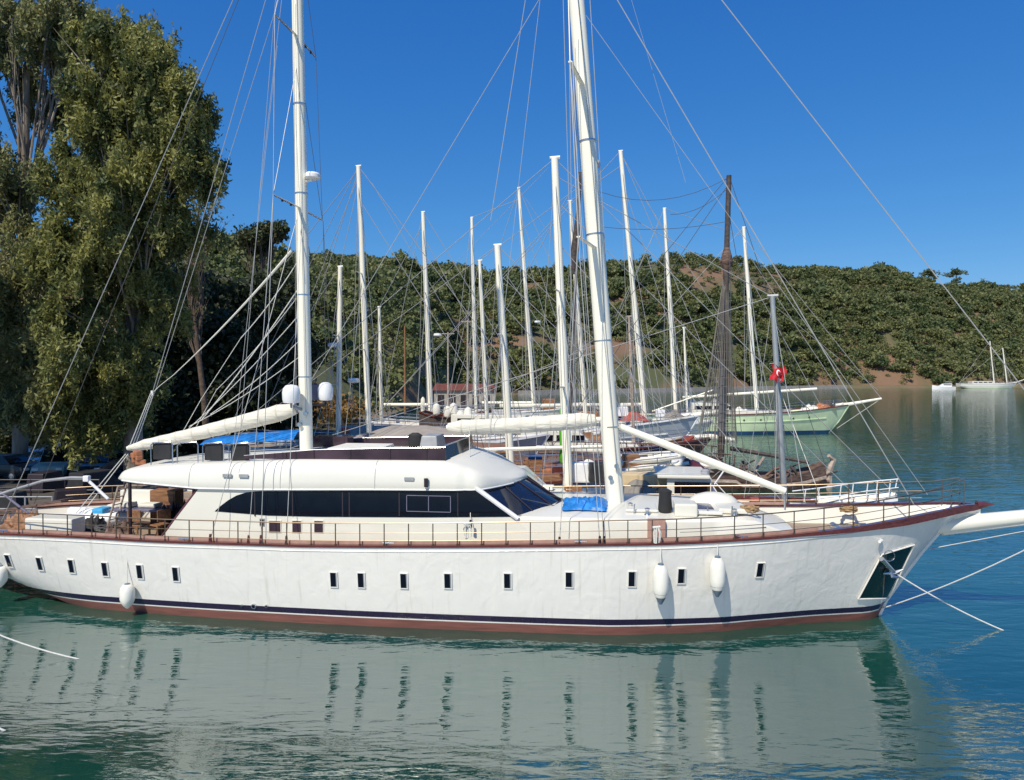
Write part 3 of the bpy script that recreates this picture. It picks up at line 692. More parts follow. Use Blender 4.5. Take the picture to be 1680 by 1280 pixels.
# flybridge screens
fu = [FR.px(a, 757, 2.0).x for a in (400, 470, 515, 575, 640, 700)]+[-1.66]
def fz(u): return interp(u, [(fu[0], 4.58), (fu[1], 4.70), (fu[2], 4.78), (fu[4], 4.86), (-1.6, 4.90)])
fly = None
for sg in (-1, 1):
    g = MB().prism([(fu[0], 4.5)]+[(u, fz(u)) for u in fu]+[(-1.66, 4.5)], sg*2.0, sg*1.98)
    s_ = P('flybridge_screen', g, 'pglass')
    MB().tube([(u, sg*1.99, fz(u)+.008) for u in fu], .010, 6).build('screen_rail', M['steel'], s_, smooth=True)
    pst = MB()
    for u in fu[1:]: pst.box((u, sg*2.005, (4.52+fz(u))/2), (.025, .03, fz(u)-4.54))
    pst.build('screen_post', M['frame'], s_)
s_ = P('flybridge_windscreen', MB().add([(-1.66, -1.97, 4.5), (-1.40, -1.2, 4.5), (-1.3, 0, 4.5), (-1.40, 1.2, 4.5), (-1.66, 1.97, 4.5), (-1.74, -1.97, 4.93), (-1.5, -1.2, 5.0), (-1.40, 0, 5.02), (-1.5, 1.2, 5.0), (-1.74, 1.97, 4.98)],
      [(0, 1, 6, 5), (1, 2, 7, 6), (2, 3, 8, 7), (3, 4, 9, 8)]), 'bglass')
MB().tube([(-1.74, -1.97, 4.94), (-1.5, -1.2, 5.01), (-1.40, 0, 5.03), (-1.5, 1.2, 5.01), (-1.74, 1.97, 4.99)], .018, 6).build('screen_rail', M['steel'], s_)
tp = FR.px(765, 719, -1.9); P('screen_pole', MB().tube([(-1.2, .6, 4.5), (-1.2, .6, 5.1)], .015, 6), 'steel')
P('flybridge_console', MB().box((-2.6, .4, 4.82), (.6, 1.3, .5), taper=.8), 'grey', bevel=.04)
P('helm_seat', MB().lathe([(.22, 0), (.26, .15), (.24, .4), (.1, .48)], (-3.3, .9, 4.6), 16, sq=.5), 'black', smooth=True)
P('flybridge_sunbed', MB().box((-4.6, -.6, 4.68), (1.6, 1.6, .22)), 'canvas', bevel=.05)
P('flybridge_bar', MB().box((-6.2, 1.2, 4.75), (1.2, .6, .35)), 'pglass')
# aft roof railing with black seats
ar = MB()
for x0, x1 in ((248, 283), (291, 325), (333, 367), (376, 410)):
    a = FR.px(x0, 764, 1.9); b = FR.px(x1, 762, 1.9); t0, t1 = 4.82, 4.86
    ar.tube([(a.x, -1.9, a.z), (a.x, -1.9, t0+.02), (a.x+.06, -1.9, t0+.1), (b.x-.06, -1.9, t1+.1), (b.x, -1.9, t1+.02), (b.x, -1.9, b.z)], .017, 6)
    ar.tube([(a.x+.05, 1.9, a.z), (a.x+.05, 1.9, t0+.1), (b.x, 1.9, t1+.1), (b.x, 1.9, b.z)], .014, 6)
for z in (4.6, 4.75): ar.tube([FR.px(283, 757, 1.9)*1.0, FR.px(335, 755, 1.9)], .01, 5)
P('roof_railing', ar.tube([(-9.5, 1.9, 4.45), (-9.5, -1.9, 4.45)], .01, 4), 'steel', smooth=True)
for x0, x1 in ((250, 281), (335, 365), (378, 408)):
    a = FR.px(x0, 763, 1.84); b = FR.px(x1, 761, 1.84)
    P('roof_seat', MB().box(((a.x+b.x)/2, -1.80, 4.66), (b.x-a.x-.02, .10, .50)), 'black', bevel=.03)
# masts
def mast(pb_, pt, r0, r1, v=0):
    a = FR.px(*pb_, v); b = FR.px(*pt, v); d = (b-a); top = a+d*1.55
    m = P('mast', MB().tube([a-Vector((0, 0, .3)), a.lerp(top, .25), a.lerp(top, .6), top], [r0, r0*.97, r0*.88, r1], 20, ell=1), 'mast', smooth=True)
    return m, a, top
mz, mza, mzt = mast((503, 742), (488, 0), .205, .15)
mm, mma, mmt = mast((1011, 830), (946, 0), .27, .2)
MB().lathe([(.36, -.05), (.36, .03), (.29, .1)], mma+Vector((0, 0, .02)), 18).build('mast_collar', M['white'], mm)
def onm(a, t, py):                      # point of a mast at a picture height
    for k in range(40):
        pass
    best = None
    for i in range(2001):
        q = a.lerp(t, i/2000); wq = FR.w(q)-CAM; c, s = math.cos(PITCH), math.sin(PITCH)
        dep = wq.y*c-wq.z*s; up = wq.y*s+wq.z*c; y = 640-F*up/dep
        if best is None or abs(y-py) < best[0]: best = (abs(y-py), q)
    return best[1]
def spreader(par, c, L1, L2, aft, r, drop=0):
    s_ = MB().tube([c+Vector((-aft, -L1, drop)), c, c+Vector((-aft*.3, L2, drop))], [r*.7, r, r*.7], 8, ell=.5).build('spreader', M['steel' if par is mz else 'mast'], par, smooth=True)
    return c+Vector((-aft, -L1, drop)), c+Vector((-aft*.3, L2, drop))
sz1 = spreader(mz, onm(mza, mzt, 62), 1.55, 1.45, 0.05, .05)
sz2 = spreader(mz, onm(mza, mzt, 343), 1.9, 1.75, .05, .05)
sm1 = spreader(mm, onm(mma, mmt, 143), 1.9, 1.9, .30, .08)
sm2 = spreader(mm, onm(mma, mmt, 408), 2.0, 2.0, .45, .08)
for q in [sz1[1].lerp(onm(mza, mzt, 62), k) for k in (.3, .6)]+[sz2[0].lerp(onm(mza, mzt, 343), k) for k in (.3, .6)]:
    MB().tube([q, q-Vector((0, 0, .07))], .035, 8).build('deck_light', M['frame'], mz)
c = onm(mza, mzt, 300)
MB().tube([c+Vector((.1, 0, .02)), c+Vector((.42, -.1, .06))], .04, 8).lathe([(.2, 0), (.25, .04), (.25, .13), (.2, .19), (.05, .21)], c+Vector((.42, -.1, .08)), 20).build('radar', M['white2'], mz, smooth=True)
c = FR.px(478, 662, .55)
dm = MB().lathe([(.02, .0), (.24, .02), (.27, .12), (.28, .34), (.25, .47), (.17, .56), (.02, .59)], c, 22).build('satellite_dome', M['white2'], mz, smooth=True)
MB().tube([c+Vector((0, 0, .02)), c+Vector((0, 0, -.1)), Vector((mza.x, 0, c.z-.25))], .05, 8).build('bracket', M['grey'], dm)
c = FR.px(534, 658, -.5)
dm = MB().lathe([(.02, .0), (.2, .03), (.24, .14), (.25, .40), (.2, .54), (.1, .6), (.02, .61)], c, 22).build('satellite_dome', M['white2'], mz, smooth=True)
MB().tube([c, c+Vector((0, 0, -.12)), Vector((mza.x, 0, c.z-.1))], .05, 8).build('bracket', M['frame'], dm)
MB().box(c+Vector((-.42, .05, .28)), (.35, .05, .5)).build('panel', M['purplegrey'], mz)
c = FR.px(497, 690, .0)
for m_, a_, t_, r_ in ((mm, mma, mmt, .27), (mz, mza, mzt, .205)):
    d_ = (t_-a_).normalized()
    for k_, z_ in enumerate((.9, 1.25)):
        q = a_+d_*z_; MB().lathe([(.07, -.06), (.05, 0), (.07, .06)], q+Vector((-.1+.2*k_, -r_-.05, 0)), 12, axis='Y').build('winch', M['steel'], m_, smooth=True)
    for z_ in (2.4, 5.0, 8.2, 11.0):
        q = a_+d_*z_; MB().tube([q-d_*.02, q+d_*.02], r_*1.0, 20).build('band', M['steel'], m_, smooth=True)
    for dx in (.10,): MB().tube([a_+d_*1.1+Vector((dx, -r_-.02, 0)), a_+d_*9+Vector((dx*.8, -r_-.01, 0)), a_+d_*16+Vector((dx*.5, -r_+.02, 0))], .008, 4).build('halyard', M['wire'], m_)
# booms with furled sails
def cover(name, a, b, r0, r1, ell=1.15, lines=8):
    pts = [a.lerp(b, k/10)+Vector((0, 0, -.05*math.sin(k/10*math.pi))) for k in range(11)]
    rr = [r0+(r1-r0)*(k/10) for k in range(11)]; rr[0] *= .55; rr[-1] *= .6
    bm_ = P('boom', MB().tube([a-(b-a)*.01, b+(b-a)*.03], .07, 10), 'mast')
    cv = MB().tube(sum([[p, p.lerp(q, .5)+Vector((0, 0, -.012))] for p, q in zip(pts, pts[1:])], [])+[pts[-1]], sum([[x, (x+y)/2*(1+.05*math.sin(3.1*i))] for i, (x, y) in enumerate(zip(rr, rr[1:]))], [])+[rr[-1]], 22, ell=ell).build('sail_cover', M['sailcloth'], bm_, smooth=True)
    for k in range(1, 10):
        q = pts[k]; d = (b-a).normalized(); MB().tube([q-d*.025, q+d*.025], rr[k]*1.015, 22, ell=ell, caps=False).build('strap', M['canvas2'], bm_, smooth=True)
        MB().tube([q+Vector((.03, -rr[k]*.75, rr[k]*.8)), q+Vector((.12, -rr[k]*.5, -rr[k]*1.25))], .008, 4).build('lashing', M['rope'], bm_)
    return bm_
bmz = cover('b', FR.px(212, 735, 0), FR.px(486, 670, 0), .15, .26, 1.1)
bmm = cover('b', FR.px(735, 701, 0), FR.px(978, 688, 0), .22, .24, 1.05)
P('gooseneck', MB().tube([FR.px(975, 688, 0), FR.px(1000, 690, 0)], .04, 8), 'steel')
P('gooseneck', MB().tube([FR.px(483, 672, 0), FR.px(500, 676, 0)], .05, 8), 'steel')
a, b = FR.px(1017, 700, 0), FR.px(1288, 806, 0)
P('staysail_boom', MB().tube([a, a.lerp(b, .5), b], [.10, .125, .10], 12), 'mast', smooth=True)
P('boom_crutch', MB().tube([b, (b.x, 0, 3.0)], .03, 8), 'steel')
# standing and running rigging
def wire(name, a, b, r=.013, m='wire'): P(name, MB().tube([a, b], r, 5), m)
deckp = lambda px, py, v: FR.px(px, py, v)
def mtop(a, t, py):
    d = t-a
    return a+d*((7+(613-py)/F*22.5-a.z)/d.z)
wire('forestay', mtop(mma, mmt, -330), s1, .015)
wire('forestay', mtop(mma, mmt, -124), FR.px(1500, 829, 0), .015)
wire('inner_forestay', onm(mma, mmt, 4), FR.px(1522, 812, 0), .008)
wire('triatic_stay', onm(mza, mzt, 640), FR.px(895, 0, 0)+(FR.px(895, 0, 0)-FR.px(705, 405, 0))*.2, .011)
wire('mizzen_stay', mtop(mma, mmt, -300), FR.px(800, 745, .4), .008)
wire('backstay', mtop(mza, mzt, -260), Vector((-16.9, -.6, H.zd(-16.9))), .013)
wire('backstay', mtop(mza, mzt, -260), Vector((-16.9, .6, H.zd(-16.9))), .010, 'dwire')
bend = FR.px(250, 645, 0)
wire('topping_lift', mtop(mza, mzt, -200), bend, .011); wire('topping_lift', mtop(mza, mzt, -130)+Vector((0, .1, 0)), bend+Vector((.05, .05, 0)), .009)
tk = MB()
for o_ in (-.06, 0, .06): tk.tube([bend+Vector((o_*.3, o_, 0)), FR.px(216, 735, 0)+Vector((o_, o_, 0))], .014, 5)
tk.box(bend, (.07, .07, .16)); P('block_tackle', tk, 'rope')
tk = MB()
for dx in (0, .09):
    tk.tube([FR.px(206, 745, 0)+Vector((dx, 0, 0)), FR.px(118, 850, 0)+Vector((dx*2.6, 0, 0))], .016, 5)
P('mainsheet', tk, 'rope')
CH = [(345, 886), (408, 888), (428, 888), (470, 889)]
near2, near1 = sz2[0], sz1[0]
for i, (px, py) in enumerate(CH):
    base = FR.px(px, py, 2.98)
    P('chainplate', MB().tube([base-Vector((0, 0, .06)), base+Vector((0, 0, .17))], [.055, .03], 8), 'wood')
    fb = Vector((base.x, -base.y, base.z))
    if i == 0: tgt = onm(mza, mzt, 330)
    elif i in (1, 2): tgt = near2
    else: tgt = onm(mza, mzt, 345)
    wire('shroud', base, tgt, .011); wire('shroud', fb, Vector((tgt.x, -tgt.y, tgt.z)), .009, 'dwire')
wire('shroud', near2, near1, .010); wire('shroud', sz2[1], sz1[1], .009, 'dwire')
wire('shroud', near1, mtop(mza, mzt, -180), .010); wire('shroud', sz1[1], mtop(mza, mzt, -180), .009, 'dwire')
wire('shroud', near2, onm(mza, mzt, 90), .010); wire('shroud', sz2[1], onm(mza, mzt, 90), .009, 'dwire')
for a_, b_, v0, v1 in (((452, 0), (395, 700), .3, 2.2), ((462, 0), (425, 330), .5, 1.9), ((455, 75), (380, 760), .3, 2.6), ((482, 0), (486, 700), .25, .3)):
    wire('halyard', FR.px(*a_, v0), FR.px(*b_, v1), .007)
# lazy sheets bunched behind the mizzen boom
for (x0, y0), (x1, y1), r in (((478, 412), (285, 615), .045), ((488, 430), (395, 555), .014), ((492, 470), (330, 690), .016), ((488, 520), (300, 712), .012), ((490, 560), (345, 680), .012), ((492, 585), (310, 700), .012), ((486, 490), (355, 640), .010)):
    P('lazy_line', MB().tube(sag(FR.px(x0, y0, -.1), FR.px(x1, y1, -.1), .12), [r*(1-.75*k/8) for k in range(9)] if r > .04 else r, 6), 'canvas' if r > .04 else 'rope', smooth=True)
P('lazy_line', MB().tube([FR.px(285, 615, -.1), FR.px(262, 633, -.1), FR.px(250, 645, 0)], .011, 5), 'rope')
P('lazy_line', MB().tube([FR.px(395, 555, -.1), FR.px(330, 655, -.1), FR.px(300, 708, 0)], .010, 5), 'rope')
P('lazy_line', MB().tube([FR.px(355, 640, -.1), FR.px(322, 700, 0)], .009, 5), 'rope')
# main mast shrouds
for px, py, t_, r in ((772, 862, 'm', .012), (918, 890, 's', .011), (984, 889, 's', .012), (991, 889, 'h', .010)):
    base = FR.px(px, py, 2.95 if px > 800 else 2.6)
    tgt = {'m': mtop(mma, mmt, -60), 's': sm2[0], 'h': sm1[0]}[t_]
    if px == 772: tgt = FR.px(770, 700, .6)
    wire('shroud', base, tgt, r); wire('shroud', Vector((base.x, -base.y, base.z)), Vector((tgt.x, -tgt.y, tgt.z)), r*.8, 'dwire')
    P('chainplate', MB().tube([base-Vector((0, 0, .06)), base+Vector((0, 0, .15))], [.05, .03], 8), 'frame')
wire('shroud', sm2[0], sm1[0], .02); wire('shroud', sm1[0], mtop(mma, mmt, -250), .02); wire('shroud', sm2[0]+Vector((.07, 0, 0)), sm1[0]+Vector((.07, 0, 0)), .02)
wire('halyard', FR.px(924, 0, 1.0), FR.px(948, 840, 1.2), .010); wire('halyard', FR.px(933, 0, .9), FR.px(938, 380, 1.0), .010)
wire('halyard', FR.px(968, 0, 0), FR.px(1004, 600, 0), .012)
wire('halyard', FR.px(862, 0, 0), FR.px(805, 362, 0), .011); wire('halyard', FR.px(1036, 0, -.3), FR.px(1125, 300, -.3), .005)
for h_ in (270, 620): 
    q = onm(mma, mmt, h_); MB().box(q+Vector((.24, -.05, 0)), (.1, .08, .2)).build('cleat', M['grey'], mm)
# deck fittings forward
c = FR.px(1094, 850, 1.6)
P('deck_locker', MB().box((c.x+.5, -1.5, 3.24), (.62, .7, .36)), 'white', bevel=.05)
c = FR.px(1091, 836, 1.3); P('covered_winch', MB().lathe([(.16, 0), (.20, .1), (.17, .5), (.19, .62), (.08, .68)], (c.x, -1.35, 3.08), 14), 'black', smooth=True)
for px_, py_ in ((1120, 846), (1160, 846), (1200, 846), (1040, 840)): 
    c = FR.px(px_, py_, 1.6); P('deck_post', MB().tube([(c.x, -1.6, 3.05), (c.x+.02, -1.6, 3.35)], .018, 6), 'steel')
c = FR.px(1063, 858, 2.1)
P('locker_cover', MB().box((FR.px(1077, 870, 2.32).x, -2.32, 2.78), (.48, .10, .62)), 'pinkwood', bevel=.02)
for px, w_, d_, z in ((1052, .9, 1.2, .08), (1145, 1.2, 1.5, .10), (1200, .8, 1.0, .14)):
    c = FR.px(px, 835, 1.0); P('deck_hatch', MB().box((c.x, -.9, 3.1+z/2), (w_, d_, z)), 'white', bevel=.04)
P('deck_dome', MB().lathe([(.75, 0), (.72, .12), (.55, .26), (.25, .34), (.02, .36)], (FR.px(1180, 850, 1).x, .3, 3.08), 22, sq=.8), 'white', smooth='all')
P('hatch_glass', MB().box((FR.px(1145, 835, 1.0).x, -.9, 3.205), (.8, .9, .03)), 'pglass')
c = FR.px(1380, 862, .3)
wn_ = MB().box(c+Vector((0, 0, -.2)), (.42, .34, .36)).tube([c+Vector((-.1, -.45, -.1)), c+Vector((-.1, .45, -.1))], .11, 14).tube([c+Vector((.18, -.2, -.1)), c+Vector((.18, .2, -.1))], .07, 10)
for px_, py_, v_ in ((985, 836, .9), (1034, 838, .9), (1062, 846, 1.7), (1205, 846, 1.5)):
    c = FR.px(px_, py_, v_); P('winch', MB().lathe([(.09, 0), (.06, .06), (.055, .14), (.08, .18), (.03, .2)], (c.x, -v_, 3.07), 14), 'steel', smooth=True)
for u_ in (-15, -9, -3, 2.2, 6.4, 9.6):
    P('mooring_cleat', MB().tube([(u_-.16, -H.bd(u_)+.05, H.zd(u_)+.11), (u_+.16, -H.bd(u_)+.05, H.zd(u_)+.11)], .022, 8).tube([(u_, -H.bd(u_)+.05, H.zd(u_)+.03), (u_, -H.bd(u_)+.05, H.zd(u_)+.11)], .025, 8), 'steel')
lip = MB().tube([FR.px(x_, y_, VW+.02) for x_, y_ in ((352, 840), (440, 847), (520, 849), (700, 850), (846, 850))], .018, 6); 
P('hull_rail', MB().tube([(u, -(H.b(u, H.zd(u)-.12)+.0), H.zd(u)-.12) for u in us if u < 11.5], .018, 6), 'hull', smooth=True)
P('windlass', wn_, 'steel', smooth=True)
P('stern_locker', MB().box((FR.px(85, 870, 2.3).x, -2.15, 2.42), (1.55, .6, .48)), 'white', bevel=.05)

# ------------------------------------------------------------------ things on the yacht
def heap(px, py, v, dims, m, name, label, cat, zc=None, seed=1, cell=.09, flat=.5):
    c = FR.px(px, py, v); c.z = zc if zc is not None else c.z
    t = thing(name, label, cat, FR.w(c), -FR.th); n = 26; g = []
    for i in range(n+1):
        r = []
        for j in range(n+1):
            x, y = i/n*2-1, j/n*2-1; rr = max(abs(x), abs(y))
            e = 1+.18*mn.noise(Vector((x*2, y*2, seed)))
            z = dims[2]*(max(0, 1-rr**4))**.6*(.45+.9*mn.noise(Vector((x*2.2, y*2.2, seed*3))) + .8*abs(mn.noise(Vector((x*4+y*2, y*5, seed)))) + .4*abs(mn.noise(Vector((x*9, y*9, seed)))))
            r.append((x*dims[0]/2*e, y*dims[1]/2*e, max(0, z)))
        g.append(r)
    MB().grid(g).build('cloth', M[m], t, smooth='all'); return t
heap(960, 828, .8, (1.3, 1.5, .22), 'blue', 'tarpaulin', 'crumpled bright blue tarpaulin beside the foot of the main mast', 'tarpaulin', 3.13, 4, .09, 1)
heap(1318, 862, 1.0, (1.9, .8, .16), 'lblue', 'plastic_sheet', 'pale blue plastic sheet lying on the bow deck', 'plastic sheet', H.zd(8)-.43, 7)
heap(1412, 866, .9, (.8, .4, .2), 'navy', 'cloth_bundle', 'dark blue cloth bundle beside the bow rail', 'cloth', H.zd(10)-.42, 9)
def coil(px, py, v, z, r, m, label, tall=4, par=None):
    c = FR.px(px, py, v); c.z = z; b = MB(); pts = []
    for i in range(tall*16):
        a = i/16*2*math.pi; rr = r*(1+.12*math.sin(i*1.7)); pts.append((rr*math.cos(a), rr*math.sin(a), .03+i/(tall*16)*.14+.015*math.sin(i*2.3)))
    b.tube(pts, .028, 6)
    o = b.build('rope_coil', M[m], None, smooth=True, label=label, cat='rope'); o.location = FR.w(c); return o
coil(1230, 842, 1.2, 3.12, .22, 'brope', 'orange brown rope coil on the end of the white foredeck trunk', 5)
coil(1392, 850, -.9, H.zd(9.5)-.05, .22, 'brope', 'loose rope coil by the far side bow rail')
coil(1410, 868, .2, H.zd(9.5)-.38, .2, 'brope', 'brown rope coil next to the anchor windlass')
coil(175, 868, 1.5, 2.12, .3, 'dwire', 'dark mooring rope coiled on the aft deck beside the white locker')
def rope_hank(px, py, v, label):
    c = FR.px(px, py, v); b = MB()
    for k in range(9):
        a = random.uniform(-.12, .12); b.tube([(a*.4, random.uniform(-.04, .04), .12), (a, random.uniform(-.05, .05), -.05), (a*.8, 0, -random.uniform(.2, .34))], .016, 5)
    b.tube([(-.1, 0, .1), (.1, 0, .12)], .035, 6)
    o = b.build('rope_hank', M['rope'], None, smooth=True, label=label, cat='rope'); o.location = FR.w(c)
rope_hank(767, 866, 2.98, 'hank of pale rope hung on the rail below the windscreen')
rope_hank(1077, 872, 3.0, 'hank of rope hung on the rail by the brown locker cover')
def fender(px, py0, py1, label, tip, railpy):
    p0 = hpt(px, (py0+py1)/2, .24); L = (py1-py0)*20.0/F; r = .205
    rt = FR.px(px, railpy, -p0.y-.12)
    t = thing('fender', label, 'fender', FR.w(p0), -FR.th, group='white fenders hung along the hull')
    h = L/2; prof = [(.03, h*1.0), (.10, h*.93), (r*.85, h*.72), (r, h*.4), (r, -h*.2), (r*.86, -h*.5), (r*.5, -h*.8), (.03, -h)]
    MB().lathe(prof, (0, 0, 0), 20).build('body', M['fender'], t, smooth=True)
    MB().lathe([(.09, h*.90), (.07, h*1.02), (.02, h*1.06)], (0, 0, 0), 14).build('collar', M['fendertip'], t, smooth=True)
    if tip: MB().lathe([(r*.885, -h*.47), (r*.52, -h*.79), (.035, -h*1.02)], (0, 0, 0), 20).build('tip', M['fendertip'], t, smooth=True)
    MB().tube([(0, 0, h), (rt.x-p0.x, rt.y-p0.y, rt.z-p0.z)], .012, 6).build('rope', M['rope'], t)
fender(209, 956, 1000, 'short white fender under the aft deck, hanging just right of a porthole', False, 885)
fender(0, 926, 966, 'white fender at the left edge of the photo, half out of frame', False, 880)
fender(1084, 926, 990, 'long white fender with dark tip, left of the last two portholes but one', True, 890)
fender(1177, 914, 978, 'long white fender with dark tip nearest the bow', True, 886)
# ropes
def rope(name, label, pts, r=.02, m='rope'):
    return MB().tube(pts, r, 6).build(name, M[m], None, smooth=True, label=label, cat='rope')
e = atz(1652, 1034, 0.0)
rope('mooring_rope', 'pale mooring rope running from the anchor down into the water on the right', sag(FR.w(a1), e-Vector((0, 0, .05)), .09), .019)
e2 = atz(1466, 990, .25); far_ = at(1760, 862, 17.5)
rope('mooring_rope', 'long pale rope rising from the stem out past the right edge', sag(FR.w(hpt(1448, 998)), far_, .14), .016)
rope('mooring_rope', 'white rope from the left edge dipping into the water under the yacht', sag(atz(-60, 1016, 1.0), atz(132, 1082, -.02), .10), .018)
rope('mooring_rope', 'short white rope end in the bottom left corner', [atz(-40, 1178, .6), atz(62, 1223, -.02)], .02)
# aft deck furniture
tdk = H.zd(-13)-.28
def table(px, py, v, label):
    c = FR.px(px, py, v); t = thing('deck_table', label, 'table', FR.w((c.x, c.y, tdk)), -FR.th)
    MB().box((0, 0, .74), (1.9, 1.0, .06)).build('tabletop', M['purplegrey'], t, bevel=.015)
    for x in (-.6, .6):
        for s_ in (-1, 1): MB().tube([(x-.3*s_, 0, .72), (x+.3*s_, 0, .02)], .04, 6).build('leg', M['brownw'], t)
    return c, t
tc_, _ = table(240, 855, .6, 'grey topped wooden table with crossed legs on the aft deck')
cl = FR.w((tc_.x-.2, tc_.y-.1, tdk+.79))
pil = MB(); pil.box((-.4, 0, .08), (.5, .4, .16)); pil.box((.35, .1, .06), (.6, .45, .12))
o = pil.build('folded_covers', M['canvas'], None, bevel=.05, label='folded cream covers lying on the aft deck table', cat='cloth'); o.location = cl; o.rotation_euler = (0, 0, -FR.th)
def chair(px, v, label, rz, m='brownw'):
    c = FR.px(px, 865, v); t = thing('deck_chair', label, 'chair', FR.w((c.x, c.y, tdk)), rz, group='wooden chairs on the aft deck')
    MB().box((0, 0, .44), (.45, .45, .04)).build('seat', M[m], t, bevel=.01)
    MB().box((-.22, 0, .75), (.03, .45, .35)).build('backrest', M[m], t, bevel=.01)
    for x in (-.2, .2):
        for y in (-.2, .2): MB().box((x, y, .22), (.04, .04, .44)).build('leg', M[m], t)
chair(262, 1.6, 'wooden chair at the forward end of the aft deck table', 2.6); chair(228, 1.7, 'wooden chair on the near side of the aft deck table', 1.4); chair(272, -.4, 'wooden chair against the dark saloon bulkhead', 3.1)
sb = thing('deck_sofa', 'white cushioned sofa along the far side of the aft deck', 'sofa', FR.w((tc_.x-.8, 1.6, tdk)), -FR.th)
MB().box((-.8, 0, .25), (2.2, .8, .45)).build('seat', M['canvas'], sb, bevel=.06); MB().box((-.8, .42, .65), (2.2, .2, .5)).build('backrest', M['white'], sb, bevel=.06)
cb = thing('drinks_cabinet', 'brown wooden cabinet under the aft roof', 'cabinet', FR.w((FR.px(265, 815, 0).x, .3, tdk)), -FR.th)
MB().box((0, 0, .6), (.9, .5, 1.2)).build('body', M['brownw'], cb, bevel=.02); MB().box((0, -.26, .6), (.8, .02, 1.0)).build('door', M['brownw'], cb)
ld = thing('ladder', 'pale boarding ladder leaning at the aft end of the deck', 'ladder', FR.w((FR.px(180, 860, 1.2).x, -1.2, tdk+.05)), -FR.th)
for y in (-.2, .2): MB().tube([(0, y, 0), (.45, y, 1.5)], .03, 6).build('rail', M['palewood'], ld)
for k in range(6): MB().tube([(.06+k*.07, -.2, .2+k*.235), (.06+k*.07, .2, .2+k*.235)], .02, 6).build('rung', M['palewood'], ld)
rb2 = thing('rubber_dinghy', 'upturned pale dinghy with blue cover on the aft deck', 'dinghy', FR.w((FR.px(150, 850, 0.6).x, -.3, tdk)), -FR.th)
dg = MB()
for s_ in (-1, 1): dg.tube([(-1.4, s_*.55, .35), (.6, s_*.55, .35), (1.2, s_*.3, .45), (1.45, 0, .5)], [.2, .22, .2, .16], 12)
dg.build('tube', M['white2'], rb2, smooth=True); MB().box((-.3, 0, .3), (2.0, .9, .08)).build('floor', M['grey'], rb2)
MB().box((.3, -.2, .6), (.4, .5, .22)).build('cover', mat('cyan_cover', (.05, .35, .6), .5), rb2, bevel=.08)
ms = thing('boarding_frame', 'grey tubular gangway hoist standing over the stern', 'gangway', FR.w((-15.6, 0, tdk)), -FR.th)
MB().tube([(-2.0, -.3, .9), (-1.2, -.3, 1.15), (0, -.3, 1.5), (1.0, -.3, 1.62), (1.5, -.3, 1.62)], .05, 8).build('arm', M['grey'], ms, smooth=True)
MB().tube([(1.5, -.3, 1.62), (2.3, -.3, .95)], .05, 8).build('arm', M['white2'], ms); MB().tube([(-1.6, -.3, 1.1), (-.3, -.3, .2)], .04, 8).build('strut', M['purplegrey'], ms); MB().box((1.55, -.3, 1.6), (.2, .15, .2)).build('joint', M['white2'], ms, bevel=.03)
MB().box((-1.2, .3, .5), (3.2, .6, .08), M=Matrix.Rotation(R(-10), 3, 'Y')).build('walkway', M['oldwood'], ms)
# awning and cushions on the roof
aw = thing('sun_awning', 'bright blue awning stretched between boats behind the mizzen mast', 'awning', FR.w((-8.6, 1.9, 4.6)), -FR.th)
p0, p1, p2 = FR.px(341, 722, -1.9), FR.px(400, 716, -1.9), FR.px(492, 714, -1.9); o0 = Vector((-8.6, 1.9, 4.6))
g = []
for k in range(11):
    p = p0.lerp(p2, k/10); z = [.0, .02, .03, .05, .07, .08, .09, .10, .10, .11, .12][k]
    g.append([(p.x-o0.x, -.55, p.z-o0.z-.12), (p.x-o0.x, -.2, p.z-o0.z+z), (p.x-o0.x, .6, p.z-o0.z+z+.06), (p.x-o0.x, 1.2, p.z-o0.z-.05)])
MB().grid(g).build('fabric', M['blue'], aw, smooth='all')
for p in (p0, p1, p2): MB().tube([(p.x-o0.x, .0, p.z-o0.z), (p.x-o0.x, .0, -.1)], .025, 6).build('pole', M['steel'], aw)
lj = MB(); 
for k in range(5): lj.box((random.uniform(-.2, .2), random.uniform(-.05, .05), .15+k*.07), (.3, .2, .16), rz=random.uniform(0, 3))
o = lj.build('life_jackets', M['orange'], None, bevel=.04, label='bundle of orange life jackets at the aft end of the roof', cat='life jackets'); o.location = FR.w(FR.px(228, 766, 1.2)); 

